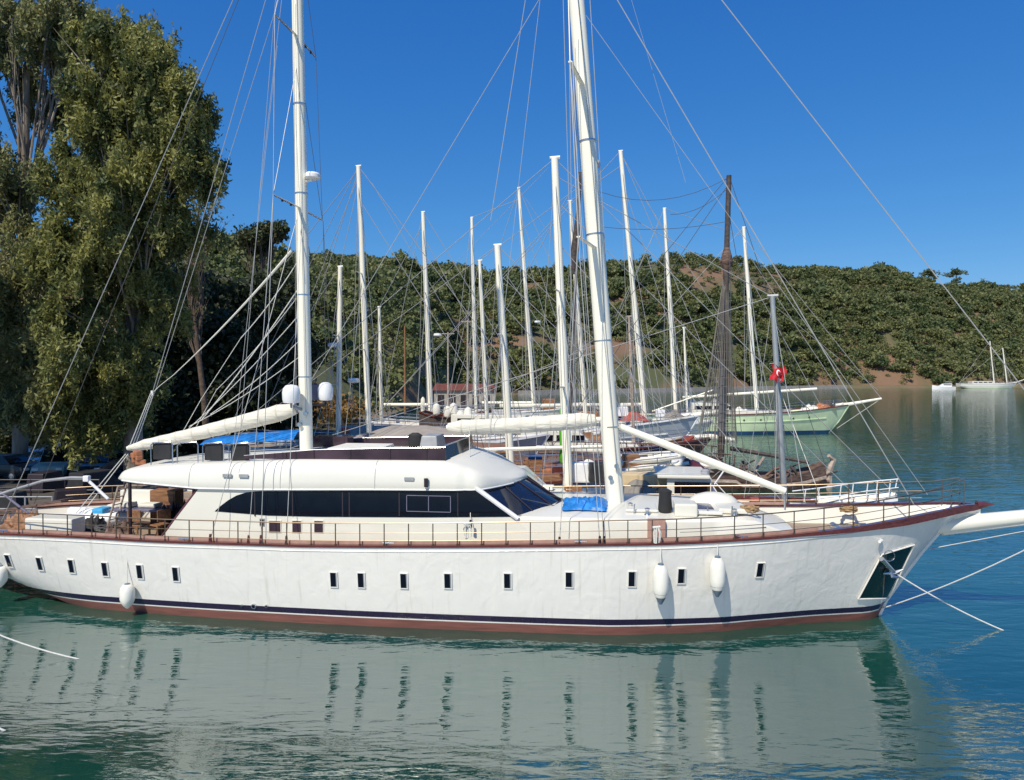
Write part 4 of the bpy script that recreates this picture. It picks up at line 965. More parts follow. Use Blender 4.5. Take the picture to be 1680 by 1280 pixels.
# ================================================================== THE BOATS BEHIND
def rig(par, a, t, fwd, aft, w, r, nsh=3, zd=2.2, m='wire'):
    """stays and shrouds of one mast, as parts of the boat"""
    for k, e in enumerate(fwd): MB().tube([a.lerp(t, 1-.12*k), e], r, 4).build('stay', M[m], par)
    for k, e in enumerate(aft): MB().tube([a.lerp(t, 1-.03*k), e], r, 4).build('stay', M[m], par)
    for s_ in (-1, 1):
        for k in range(nsh):
            MB().tube([a.lerp(t, (.97, .62, .60, .95)[k]), Vector((a.x+(.2, -.9, .9, -1.6)[k], s_*w, zd))], r, 4).build('shroud', M[m], par)
def gulet(label, Y, tip, L, hullm, masts, beam=3.1, th=6, free=1.7, bow=2.9, name='gulet', strake='white2', house=True, housem='white', sprit=None, boom=(), wl='red', cat='boat', rails=True, ports=4, deckm='teak', wr=.02, houselen=.38, windows=True, grp='boats moored in a row behind the big yacht'):
    """masts: (base px, base py, top px, top py, radius, material)"""
    p = at(tip[0], tip[1], Y); f = Frame(p.x, p.y, th)      # origin under the bow
    t = thing(name, label, cat, (0, 0, 0), group=grp); f.place(t)
    bz = f.px(tip[0], tip[1], 0).z if bow is None else bow
    bd = [(-L, beam*.72), (-L*.9, beam*.86), (-L*.6, beam*1.0), (-L*.38, beam*.97), (-L*.22, beam*.78), (-L*.1, beam*.45), (-L*.03, beam*.16), (0, .03)]
    zd = [(-L, free*1.12), (-L*.75, free*.98), (-L*.5, free), (-L*.25, free+(bz-free)*.3), (-L*.1, free+(bz-free)*.68), (0, bz)]
    zb = [(-L, .75), (-L*.93, .2), (-L*.85, -.6), (-L*.2, -1), (-2.9, -.7), (-2.2, 0), (-1.1, bz*.4), (-.35, bz*.78), (0, bz-.1)]
    h = Hull(-L, 0, -2.2, bd, zd, zb, [(-L, .16), (-L*.4, .12), (-L*.2, .45), (-2.2, .75)], None)
    hm = h.band(MB(), .32, None, 8, ns=44); h.ends(hm, .3); hu = hm.build('hull', M[hullm], t, smooth=True)
    h.band(MB(), -.8, .32, 4, ns=44).build('antifouling', M[wl], hu, smooth=True)
    us = [-L+L*i/44 for i in range(45)]
    c = MB()
    for s_ in (-1, 1): strip(c, [(u, s_*h.bd(u), h.zd(u)+.04) for u in us], .2, .13)
    c.build('cap_rail', M['white2' if strake == 'white2' else 'wood'], t)
    c = MB()
    for s_ in (-1, 1): strip(c, [(u, s_*(h.b(u, h.zd(u)*.62)+.03), h.zd(u)*.62) for u in us if u < -2.6], .08, .10)
    c.build('rubbing_strake', M[strake], t)
    MB().grid([[(u, y*max(.01, h.bd(u)-.1), h.zd(u)-.28) for y in (-1, 0, 1)] for u in us]).build('deck', M[deckm], t)
    MB().tube([(-2.3, 0, 0), (-1.15, 0, bz*.4), (-.4, 0, bz*.78), (.05, 0, bz+.05)], [.09, .09, .1, .12], 6).build('stem', M[hullm if hullm != 'gblue' else 'white2'], t, smooth=True)
    for k in range(ports):
        u = -L*.16-k*(L*.36/max(1, ports)); z = h.zd(u)*.72
        MB().tube([(u, -h.b(u, z)-.02, z), (u, -h.b(u, z)+.05, z)], .11, 10).build('porthole', M['frame'], t)
    if rails:
        rb = MB()
        for s_ in (-1, 1):
            for hh in (.35, .65): rb.tube([(u, s_*(h.bd(u)+.0), h.zd(u)+.08+hh) for u in us if u < -.6], .02, 4)
            for i in range(int(L/1.3)):
                u = -.8-i*1.3; rb.tube([(u, s_*h.bd(u), h.zd(u)), (u, s_*h.bd(u), h.zd(u)+.75)], .02, 4)
        rb.build('railing', M['steel'], t)
    if house:
        hl = L*houselen; x1 = -L*.42; z0 = free-.3; hw = beam*.62
        hb_ = MB().prism([(x1-hl, z0), (x1-hl, z0+1.7), (x1-.9, z0+1.62), (x1, z0+.8), (x1+L*.16, z0+.7), (x1+L*.18, z0)], -hw, hw).build('cabin', M[housem], t, bevel=.06)
        if windows:
            for s_ in (-1, 1):
                for k in range(4): MB().box((x1-hl*.85+k*hl*.22, s_*(hw+.01), z0+1.15), (hl*.17, .04, .42)).build('window', M['glass'], t)
    out = []
    for mi, (bx, by, tx, ty, r, mm_) in enumerate(masts):
        a, b = f.px(bx, by, 0), f.px(tx, ty, 0)
        if a.z > free+.1: a0 = a+(a-b)*((a.z-free+.1)/(b.z-a.z))
        else: a0 = a
        q = MB().tube([a0, a0.lerp(b, .5), b], [r, r*.96, r*.75], 10).build('mast', M[mm_], t, smooth=True)
        MB().tube([b+Vector((-.18, 0, .03)), b+Vector((.2, 0, .03))], [.05, .07], 6).build('mast_head', M[mm_ if mm_ != 'mast' else 'white2'], q)
        for kk in (.35, .62):
            if (b-a0).length > 12 or kk == .62:
                cc = a0.lerp(b, kk); MB().tube([cc+Vector((-.1, -1.0, 0)), cc, cc+Vector((-.1, 1.0, 0))], [.03, .05, .03], 5).build('spreader', M['steel'], q)
        nose = Vector((1.2 if sprit is None else 0, 0, bz+.2)) if mi == 0 else a0.lerp(b, .0)+Vector((2.5, 0, 1.0))
        out.append((a0, b))
        fw = [Vector((.6, 0, bz+.1)), Vector((-L*.12, 0, bz))] if mi == 0 else [out[0][0].lerp(out[0][1], .95)]
        if sprit: 
            e = f.px(sprit[0], sprit[1], 0)
            if mi == 0: fw = [e, Vector((0, 0, bz+.1)), Vector((-L*.1, 0, bz))]
        rig(t, a0, b, fw, [Vector((-L+.3, 0, free+.4))], beam*.95, wr, 3, free)
        MB().tube([cc2 for cc2 in (b.lerp(a0, .02), a0+Vector((-1.4, .3, .5)))], wr*.8, 4).build('halyard', M['wire'], t)
    if sprit:
        e = f.px(sprit[0], sprit[1], 0); s = Vector((-1.5, 0, bz+.02))
        MB().tube([s, Vector((0, 0, bz+.12)), e], [.2, .2, .12], 8).build('bowsprit', M['mast'], t, smooth=True)
        MB().tube([e, Vector((-1.3, 0, .5))], wr, 4).build('bobstay', M['wire'], t)
    for (x0, y0, x1_, y1, r, mm_) in boom:
        MB().tube([f.px(x0, y0, 0), f.px(x1_, y1, 0)], r, 10, ell=1.2).build('boom', M[mm_], t, smooth=True)
    return t, f, h
def bt(f, px, py, v=0): return f.w(f.px(px, py, v))

# neighbour
N_, FN, HN = gulet('white yacht right behind the big one, with white bow rails and a grey mast', 26.6, (1412, 822), 27, 'white', [(932, 790, 910, 260, .18, 'mast'), (1286, 806, 1267, 487, .115, 'gmast')],
    beam=2.6, th=7.5, free=2.0, bow=2.35, sprit=(1470, 812), boom=((690, 740, 1000, 732, .05, 'mast'),), wl='navy', name='sailing_yacht', rails=False, housem='white', strake='wood', houselen=.25, windows=True, wr=.013)
pr = MB()
def npx(px, py, v=0): return FN.px(px, py, v)
for v0, v1 in ((-.9, -.35), (.9, .35)):
    tp = [npx(x, y, v0+(v1-v0)*k/3) for k, (x, y) in enumerate(((1300, 806), (1352, 800), (1410, 792), (1475, 786)))]
    md = [npx(x, y, v0+(v1-v0)*k/3) for k, (x, y) in enumerate(((1330, 820), (1370, 815), (1420, 806), (1474, 800)))]
    pr.tube(tp, .025, 6); pr.tube(md, .018, 6)
    for x, y0, y1 in ((1322, 803, 824), (1344, 801, 826), (1380, 797, 822), (1400, 794, 820), (1424, 791, 818), (1440, 789, 816), (1461, 787, 816), (1472, 786, 801)):
        k = (x-1300)/175; v = v0+(v1-v0)*k; pr.tube([npx(x, y0, v), npx(x-3, y1, v)], .02, 6)
pr.build('bow_railing', M['white2'], N_)
MB().prism([(npx(1395, 822).x, npx(1400, 822).z), (npx(1467, 815).x, npx(1467, 815).z), (npx(1467, 815).x, npx(1467, 815).z-.1), (npx(1395, 822).x, npx(1400, 822).z-.14)], -.35, .35).build('bow_platform', M['white2'], N_)
c0, c1 = npx(1083, 783, 1.2), npx(1160, 800, 1.2)
MB().box(((c0.x+c1.x)/2, 0, c0.z+.03), (c1.x-c0.x+.2, 2.6, .12)).build('wheelhouse_roof', M['white'], N_, bevel=.04)
wh = MB().box(((c0.x+c1.x)/2+.2, 0, c0.z-.35), (c1.x-c0.x-.1, 2.3, .68)).build('wheelhouse', M['white'], N_)
MB().box(((c0.x+c1.x)/2+.3, -1.16, c0.z-.37), (c1.x-c0.x-.4, .03, .42)).build('window', M['glass'], wh)
MB().tube([npx(1060, 778, 1.2), npx(1160, 776, 1.2)], .015, 5).build('handrail', M['steel'], N_)
# wind vane / davit and tender engine
dv = thing('outboard_bracket', 'grey folded davit with white arms standing on the neighbouring yacht', 'davit', bt(FN, 1170, 812, .9), -R(7.5))
o_ = npx(1170, 812, .9)
def dl(px, py): return npx(px, py, .9)-o_
db = MB(); db.tube([dl(1152, 778), dl(1175, 815)], .09, 6); db.build('arm', M['purplegrey'], dv)
db = MB(); db.tube([dl(1160, 772), dl(1168, 796), dl(1180, 815)], .035, 6); db.tube([dl(1188, 772), dl(1172, 795)], .03, 6); db.tube([dl(1172, 790), dl(1210, 832)], .02, 5); db.build('strut', M['white2'], dv)
MB().lathe([(.1, -.12), (.16, -.05), (.16, .08), (.08, .14)], dl(1157, 776), 12).build('head', M['grey'], dv, smooth=True)
# flag on the grey mast
def flag():
    c = FN.px(1275, 612, 0); t = thing('flag', 'red flag with white crescent and star drooping from the grey mast', 'flag', FN.w(c), -R(7.5))
    g = []; W_, Hh = .46, .56
    def S(i, j): x = i*W_; return Vector((x-.22+.06*math.sin(j*5), -.12+.07*math.sin(i*9+j*2)+.03*math.sin(j*11), .3-j*Hh-i*.10+.05*math.sin(i*8)))
    MB().grid([[S(i/16, j/12) for j in range(13)] for i in range(17)]).build('cloth', mat('flag_red', (.45, .012, .02), .7), t, smooth='all')
    cm = MB()
    def onf(x, y): p = S(x, y); p.y -= .012; return p
    out_ = [(.42+.16*math.cos(a), .45+.16*math.sin(a)) for a in [R(40+i*14) for i in range(21)]]
    inn = [(.455+.125*math.cos(a), .45+.125*math.sin(a)) for a in [R(48+i*13.2) for i in range(21)]]
    cm.grid([[onf(*a) for a in out_], [onf(*a) for a in inn]]); cm.build('crescent', M['white2'], t)
    st = [(.62+(.07 if i % 2 == 0 else .028)*math.cos(R(180+i*36)), .45+(.07 if i % 2 == 0 else .028)*math.sin(R(180+i*36))) for i in range(10)]
    sm = MB(); sm.add([onf(.62, .45)]+[onf(*a) for a in st], [(0, 1+i, 1+(i+1) % 10) for i in range(10)]); sm.build('star', M['white2'], t)
flag()
MB().tube([npx(1262, 597), npx(1285, 596)], .02, 5).build('signal_yard', M['steel'], N_)
# second in the row: deck cluttered, orange cushions
B_, FB, HB = gulet('brown decked boat crowded with orange cushions and lockers behind the windscreen', 34.5, (1150, 775), 25, 'gblue', [(838, 770, 816, 403, .20, 'mast')], beam=2.9, th=6, free=2.0, bow=2.6, strake='wood', housem='brownw', sprit=(1190, 765), boom=((760, 741, 990, 733, .07, 'mast'),), houselen=.2, wr=.014)
C_, FC, HC = gulet('boat under a wide tan canvas awning behind the upper deck screens', 50, (900, 742), 23, 'gblue', [(606, 728, 588, 273, .20, 'mast'), (555, 728, 558, 438, .19, 'mast')], th=5, free=2.0, bow=2.9, house=False, wr=.02)
D_, FD, HD = gulet('boat with the slim dark furled sail behind the main mast', 57, (1010, 735), 14, 'white', [(934, 720, 952, 284, .13, 'darkmast'), (799, 690, 787, 428, .17, 'mast')], th=5, free=1.9, bow=2.8, house=False, wr=.02)
MB().tube([FD.px(952, 300), FD.px(949, 345), FD.px(943, 410), FD.px(941, 450)], [.08, .16, .30, .12], 8).build('furled_sail', M['darkmast'], D_, smooth=True)
G_, FG, HG = gulet('grey blue gulet with red deck cover and white bow', 65, (1146, 688), 30, 'gblue', [(1057, 680, 1018, 248, .24, 'mast'), (961, 685, 935, 330, .21, 'mast')], beam=3.3, th=7, free=2.0, bow=3.3, sprit=(1196, 672), boom=((820, 666, 1052, 664, .14, 'canvas'), (1070, 675, 1170, 640, .05, 'mast')), houselen=.3, wr=.024)
E_, FE, HE = gulet('white boat with a tall and a short mast on the left of the row', 74, (885, 700), 16.5, 'white', [(707, 690, 694, 348, .25, 'mast'), (626, 695, 622, 504, .18, 'mast')], th=5, free=2.0, bow=2.9, boom=((630, 664, 704, 664, .14, 'mast'),), house=False, wr=.026)
W2, FW2, HW2 = gulet('white boat whose two masts stand left of the main mast against the hill', 96, (960, 690), 18, 'white', [(876, 668, 851, 308, .27, 'mast'), (781, 668, 774, 357, .25, 'mast')], th=4, free=2.1, bow=3.0, boom=((790, 661, 872, 661, .16, 'mast'),), sprit=(1010, 680), house=False, wr=.03)
GR, FGR, HGR = gulet('pale green gulet with white bowsprit riding out past the wreck', 88, (1392, 671), 32, 'pgreen', [(1242, 676, 1220, 373, .25, 'mast'), (1108, 660, 1090, 342, .26, 'mast')], beam=3.6, th=5, free=2.15, bow=3.25, sprit=(1446, 654), strake='pgreen', wl='navy', boom=((1120, 652, 1340, 638, .13, 'mast'),), houselen=.16, wr=.03, ports=6)
T_, FT, HT = gulet('small white boat with one short thin mast in front of the green gulet stern', 76, (1170, 690), 16, 'white', [(1128, 690, 1122, 538, .12, 'mast')], beam=2.2, th=4, free=1.6, bow=2.2, wr=.02)
# running stays seen against the sky between the boats
for f_, par, a, b in ((FC, C_, (588, 278), (470, 430)), (FC, C_, (588, 280), (512, 520)), (FC, C_, (590, 285), (430, 690)), (FE, E_, (610, 300), (760, 560)), (FW2, W2, (862, 325), (925, 420)), (FG, G_, (1022, 258), (1105, 410)), (FG, G_, (1082, 365), (1010, 520)),
                      (FW2, W2, (900, 275), (700, 480)), (FD, D_, (830, 450), (1000, 700)), (FGR, GR, (1262, 495), (1440, 640)), (FG, G_, (1060, 330), (1195, 540))):
    MB().tube([f_.px(*a), f_.px(*b)], .022, 4).build('running_stay', M['wire'], par)
for f_, par, px, py in ((FC, C_, 580, 628), (FE, E_, 718, 552), (FW2, W2, 882, 530), (FC, C_, 548, 570)):
    c = f_.px(px, py); MB().lathe([(.35, 0), (.42, .08), (.38, .28), (.1, .32)], c, 12).build('radar', M['white2'], par)
# clutter on the green, grey and other boats
def goods(f, px, py, v, kind, mname, label, cat, s=1.0, rz=0, name=None):
    c = f.px(px, py, v); w_ = f.w(c)
    if kind == 'crate':
        t = thing(name or 'crate', label, cat, w_, rz); k = MB()
        k.box((0, 0, .05*s), (.9*s, .6*s, .06*s)); k.build('base', M[mname], t)
        k = MB()
        for z in (.18, .36, .52):
            for y in (-.3, .3): k.box((0, y*s, z*s), (.9*s, .03*s, .12*s))
            for x in (-.45, .45): k.box((x*s, 0, z*s), (.03*s, .6*s, .12*s))
        k.build('slat', M[mname], t)
    elif kind == 'cushion':
        o = MB().box((0, 0, .12*s), (1.2*s, .7*s, .22*s)).build(name or 'cushion', M[mname], None, bevel=.07*s, smooth=True, label=label, cat=cat); o.location = w_; o.rotation_euler.z = rz
    elif kind == 'roll':
        o = MB().tube([(-1.4*s, 0, .1), (-.5*s, .05, .16), (.5*s, -.04, .12), (1.4*s, 0, .18)], [.10*s, .14*s, .12*s, .08*s], 8).build(name or 'rolled_cloth', M[mname], None, smooth=True, label=label, cat=cat); o.location = w_; o.rotation_euler = (0, -.12, rz)
    elif kind == 'wrap':
        t = MB().lathe([(.12*s, 0), (.22*s, .15*s), (.19*s, .9*s), (.24*s, 1.6*s), (.2*s, 2.3*s), (.06*s, 2.5*s)], (0, 0, 0), 12).build(name or 'furled_awning', M[mname], None, smooth=True, label=label, cat=cat); t.location = w_
    elif kind == 'box':
        o = MB().box((0, 0, .35*s), (.9*s, .7*s, .7*s), taper=.93).build(name or 'box', M[mname], None, bevel=.05*s, label=label, cat=cat); o.location = w_; o.rotation_euler.z = rz
    elif kind == 'heap':
        n = 14; g = []
        for i in range(n+1):
            r = []
            for j in range(n+1):
                x, y = i/n*2-1, j/n*2-1; rr = math.hypot(x, y)
                r.append((x*1.1*s, y*.8*s, max(0, (1-rr*rr)*.55*s*(1+.9*mn.noise(Vector((x*2.5+px, y*2.5, 1)))))))
            g.append(r)
        o = MB().grid(g).build(name or 'cloth_heap', M[mname], None, smooth='all', label=label, cat=cat); o.location = w_; o.rotation_euler.z = rz
goods(FN, 952, 790, -.6, 'box', 'white2', 'big bright white locker box left of the main mast foot', 'box', 1.05)
goods(FN, 1000, 800, -.4, 'box', 'purplegrey', 'dark grey engine box close behind the main mast foot', 'box', .95)
goods(FN, 985, 790, -.2, 'box', 'black', 'tall black covered motor just left of the main mast', 'box', 1.0)
o = MB().box((0, 0, 0), (2.1, .9, .42)).build('folded_screen', M['tan'], None, bevel=.02, label='long tan folded screen right of the main mast', cat='screen'); o.location = bt(FN, 1055, 786, .2); o.rotation_euler.z = -R(7.5)
o.data.materials[0] = mat('sand_canvas', (.62, .48, .28), .8)
goods(FN, 1050, 815, .8, 'heap', 'net', 'grey fishing net heaped on the deck right of the main mast', 'net', .8)
goods(FN, 1090, 812, .9, 'heap', 'black', 'black net pile beside the wheelhouse', 'net', .5)
goods(FN, 915, 812, .3, 'cushion', 'canvas', 'pale cushion lying flat left of the blue tarpaulin', 'cushion', .8, .3)
goods(FN, 890, 803, .4, 'cushion', 'white2', 'white cushion just above the windscreen corner', 'cushion', .7, -.2)
goods(FN, 940, 815, .2, 'crate', 'brownw', 'low reddish crate in front of the white locker', 'crate', .7)
goods(FN, 1238, 828, .9, 'box', 'redc', 'small pink red box by the rail near the grey mast', 'box', .35)
goods(FB, 874, 776, .5, 'crate', 'brownw', 'wooden crate by the top corner of the windscreen', 'crate', 1.0)
goods(FB, 905, 776, .4, 'cushion', 'orange', 'orange cushion left of the white locker', 'cushion', .9, .2)
goods(FB, 882, 785, .8, 'cushion', 'orange', 'orange cushion nearest the windscreen corner', 'cushion', .8, -.4)
goods(FB, 898, 768, -.4, 'cushion', 'orange', 'orange cushion furthest up on the brown deck', 'cushion', .7, .6)
goods(FB, 878, 768, -.6, 'box', 'navy', 'dark blue box on the brown boat deck', 'box', .8)
goods(FB, 1065, 760, .4, 'roll', 'canvas', 'pinkish rolled sail on the bow of the brown decked boat, upper one', 'sail', 1.2, -.1)
goods(FB, 1075, 772, .6, 'roll', 'canvas', 'thicker rolled sail below the other on the brown boat bow', 'sail', 1.1, -.15)
goods(FB, 1112, 765, .2, 'box', 'white2', 'greenish white bin between rolled sails and the davit', 'bin', .8)
goods(FB, 1135, 772, .4, 'heap', 'wood', 'dark red cover heap behind the davit', 'cloth', .8)
goods(FB, 1035, 768, .2, 'box', 'brownw', 'brown wooden box at the right side of the main mast', 'box', .9)
goods(FB, 926, 762, -.3, 'wrap', 'green', 'bright green furled awning standing left of the main mast', 'awning', 1.15)
goods(FE, 694, 694, .0, 'wrap', 'canvas', 'cream wrapped awning post left of the green tipped mast', 'awning', 1.05)
goods(FG, 935, 668, .0, 'wrap', 'lblue', 'pale blue wrapped cover beside the mast left of the main mast', 'cover', .9)
goods(FG, 1040, 690, .5, 'heap', 'redc', 'red cover spread on the grey blue gulet foredeck', 'cover', 1.15, .0)
goods(FG, 1020, 683, .2, 'box', 'white2', 'white locker on the grey blue gulet by its mast', 'box', 1.2)
goods(FG, 1083, 684, .3, 'box', 'white2', 'white box on the bow of the grey blue gulet', 'box', .9)
goods(FGR, 1135, 668, .2, 'box', 'navy', 'blue box on the after deck of the green gulet', 'box', 1.1)
goods(FGR, 1350, 672, .3, 'heap', 'orange', 'orange brown gear heap on the bow of the green gulet', 'gear', 1.2)
goods(FGR, 1330, 676, .2, 'heap', 'canvas', 'pale sail heap on the foredeck of the green gulet', 'sail', 1.4)
goods(FGR, 1170, 678, .3, 'heap', 'grey', 'grey tarpaulin over the cabin of the green gulet', 'tarpaulin', 2.6)
goods(FC, 567, 712, .3, 'box', 'redc', 'small red box on top of the tan awning boat', 'box', .6)
# tan awning over boat C
q = [FC.px(x, y, -2.2) for x, y in ((512, 742), (562, 698), (700, 698), (762, 706))]; q2 = [FC.px(x, y, 2.6) for x, y in ((505, 748), (556, 728), (700, 726), (768, 730))]
aw = MB(); g = []
for i in range(4):
    a, b = q2[i], q[i]; g.append([a+(Vector((0, -.1, -.6))), a, a.lerp(b, .33)+Vector((0, 0, .1)), a.lerp(b, .66)+Vector((0, 0, .1)), b, b+Vector((0, .1, -.5))])
aw.grid(g); ca = aw.build('awning', M['tan'], C_, smooth=False)
for p in q+q2: MB().tube([p, (p.x, p.y, 1.8)], .04, 5).build('awning_pole', M['steel'], C_)
# the wreck
def wreck():
    Y = 45.5; p = at(1352, 752, Y); f = Frame(p.x, p.y, 6); L = 20
    t = thing('wrecked_boat', 'broken brown wooden hulk with splintered bow and netted dark mast', 'boat', (0, 0, 0)); f.place(t)
    bd = [(-L, 2.6), (-L*.6, 3.0), (-L*.35, 2.6), (-L*.15, 1.5), (0, .4)]; zd = [(-L, 1.7), (-8, 1.55), (-5.6, 1.4), (-5.4, .9), (-2, .85), (0, 1.6)]
    h = Hull(-L, 0, -1, bd, zd, [(-L, -.5), (-2, -.6), (0, -.3)], [(-L, .12), (-3, .3), (0, .6)], None)
    h.band(MB(), -.6, None, 8, ns=70).build('hull', M['oldwood'], t)
    us = [-L+L*i/60 for i in range(61)]; c = MB()
    for s_ in (-1, 1): 
        strip(c, [(u, s_*(h.bd(u)+.06), h.zd(u)*.45) for u in us], .12, .16)
    c.build('plank', M['palewood'], t)
    c = MB(); strip(c, [(u, -(h.bd(u)+.05), h.zd(u)+.03) for u in us if u < -5.6], .25, .12); strip(c, [(u, (h.bd(u)+.05), h.zd(u)+.03) for u in us if u < -5.6], .25, .12); c.build('gunwale', M['oldwood'], t)
    MB().grid([[(u, y*(h.bd(u)-.1), h.zd(u)-.25) for y in (-1, 0, 1)] for u in us if u < -5.6]).build('deck', M['oldwood'], t)
    rbm = MB()
    for i in range(26):
        u = -L+1+i*.55
        for s_ in (-1, 1): rbm.tube([(u, s_*h.bd(u), h.zd(u)), (u+.03, s_*(h.bd(u)-.02), h.zd(u)+.75)], .035, 4)
    for s_ in (-1, 1): rbm.tube([(u, s_*(h.bd(u)-.02), h.zd(u)+.75) for u in us if u < -5.8], .04, 5)
    rbm.build('railing', M['oldwood'], t)
    random.seed(5)
    for i in range(26):
        u = random.uniform(-5.8, -.2); s_ = random.uniform(-1, 1)*h.bd(u); a = Vector((u, s_, .25+random.uniform(0, .5)))
        b = a+Vector((random.uniform(-1.4, 1.6), random.uniform(-.6, .6), random.uniform(-.1, 1.0)))
        MB().tube([a, a.lerp(b, .5)+Vector((0, 0, .12)), b], random.uniform(.05, .11), 5).build('broken_timber', M[random.choice(('oldwood', 'palewood', 'darkmast', 'oldwood'))], t)
    MB().tube([(-5.5, .6, 2.3), (-3, .5, 1.9), (-.8, .3, 1.5)], [.16, .14, .10], 6).build('fallen_spar', M['darkmast'], t)
    MB().tube([(.3, 0, -.3), (.25, 0, .9), (.55, 0, 1.75), (.2, -.2, 2.0)], [.22, .2, .17, .12], 6).build('stem', M['palewood'], t)
    a = f.px(1183, 728); b = f.px(1196, 288)
    m = MB().tube([a-Vector((0, 0, .8)), a.lerp(b, .5), b], [.2, .19, .15], 10).build('mast', M['darkmast'], t, smooth=True)
    MB().tube([a.lerp(b, .03), a.lerp(b, .3), a.lerp(b, .66)], [.26, .2, .12], 8).build('furled_sail', mat('grey_furled_sail', (.12, .12, .13), .8), m, smooth=True)
    MB().tube([a.lerp(b, .64), a.lerp(b, .68), a.lerp(b, .74)], [.12, .42, .14], 8).build('crow_nest', M['oldwood'], m)
    net = MB(); top = a.lerp(b, .70)
    for i in range(30):
        ang = i/30*2*math.pi; ft = Vector((a.x-.2+1.15*math.cos(ang), 1.0*math.sin(ang), 2.0+random.uniform(-.2, 1.8)))
        net.tube([top, top.lerp(ft, .5)-Vector((0, 0, .4)), ft], .022, 3, caps=False)
    for k in range(1, 22):
        ring = []
        for i in range(24):
            ang = i/23*2*math.pi; ft = Vector((a.x-.2+1.15*math.cos(ang), 1.0*math.sin(ang), 2.2)); q = top.lerp(ft, k/22); q.z -= .4*4*.25*math.sin(k/22*math.pi); ring.append(q)
        net.tube(ring, .014, 3, caps=False)
    net.build('net', M['net'], m)
    rig(t, a, b, [Vector((0, 0, 1.6)), Vector((-3, 0, 1.0))], [Vector((-L, 0, 1.8)), Vector((-L+3, 0, 1.8))], 2.8, .018, 3, 1.5, 'dwire')
    for x0, y0, x1, y1, d_ in ((1194, 292, 985, 315, .9), (1193, 310, 1100, 352, .4), (1190, 364, 985, 372, .3)):
        MB().tube(sag(f.px(x0, y0), f.px(x1, y1), d_), .016, 4).build('slack_line', M['dwire'], t)
wreck()
# far boats
def cruiser():
    p = atz(1548, 639, 0); t = thing('motor_boat', 'small white motor cruiser anchored near the far shore', 'boat', (p.x, p.y, 0), 2.9)
    MB().grid([[(x, s_*w_, z) for s_, w_, z in ((-1, 0, -.5), (-1, b*.7, 0), (-1, b, h), (1, b, h), (1, b*.7, 0), (1, 0, -.5))] for x, b, h in ((-4.5, 1.6, 1.2), (-2, 1.7, 1.2), (1, 1.6, 1.35), (3, 1.1, 1.6), (4.6, .1, 1.9))]).build('hull', M['white2'], t)
    MB().prism([(-3, 1.2), (-3, 2.6), (.3, 2.5), (1.8, 1.5), (1.8, 1.2)], -1.3, 1.3).build('cabin', M['white2'], t, bevel=.08)
    MB().box((-1.2, 0, 2.05), (3.2, 2.66, .45)).build('window', M['frame'], t); MB().box((-1.6, 0, 3.3), (2.8, 2.2, .1)).build('roof', M['white2'], t)
    for x in (-2.8, -.4):
        for y in (-1, 1): MB().tube([(x, y, 2.5), (x, y, 3.3)], .05, 5).build('post', M['steel'], t)
cruiser()
gulet('pale two masted sailing boat far away against the right hand shore', 352, (1668, 627), 27, 'white', [(1652, 628, 1645, 571, .28, 'mast'), (1631, 628, 1624, 560, .26, 'mast')], th=2, free=2.0, bow=2.8, sprit=(1682, 622), wl='pgreen', wr=.03, ports=0, grp=None, name='sailing_boat')
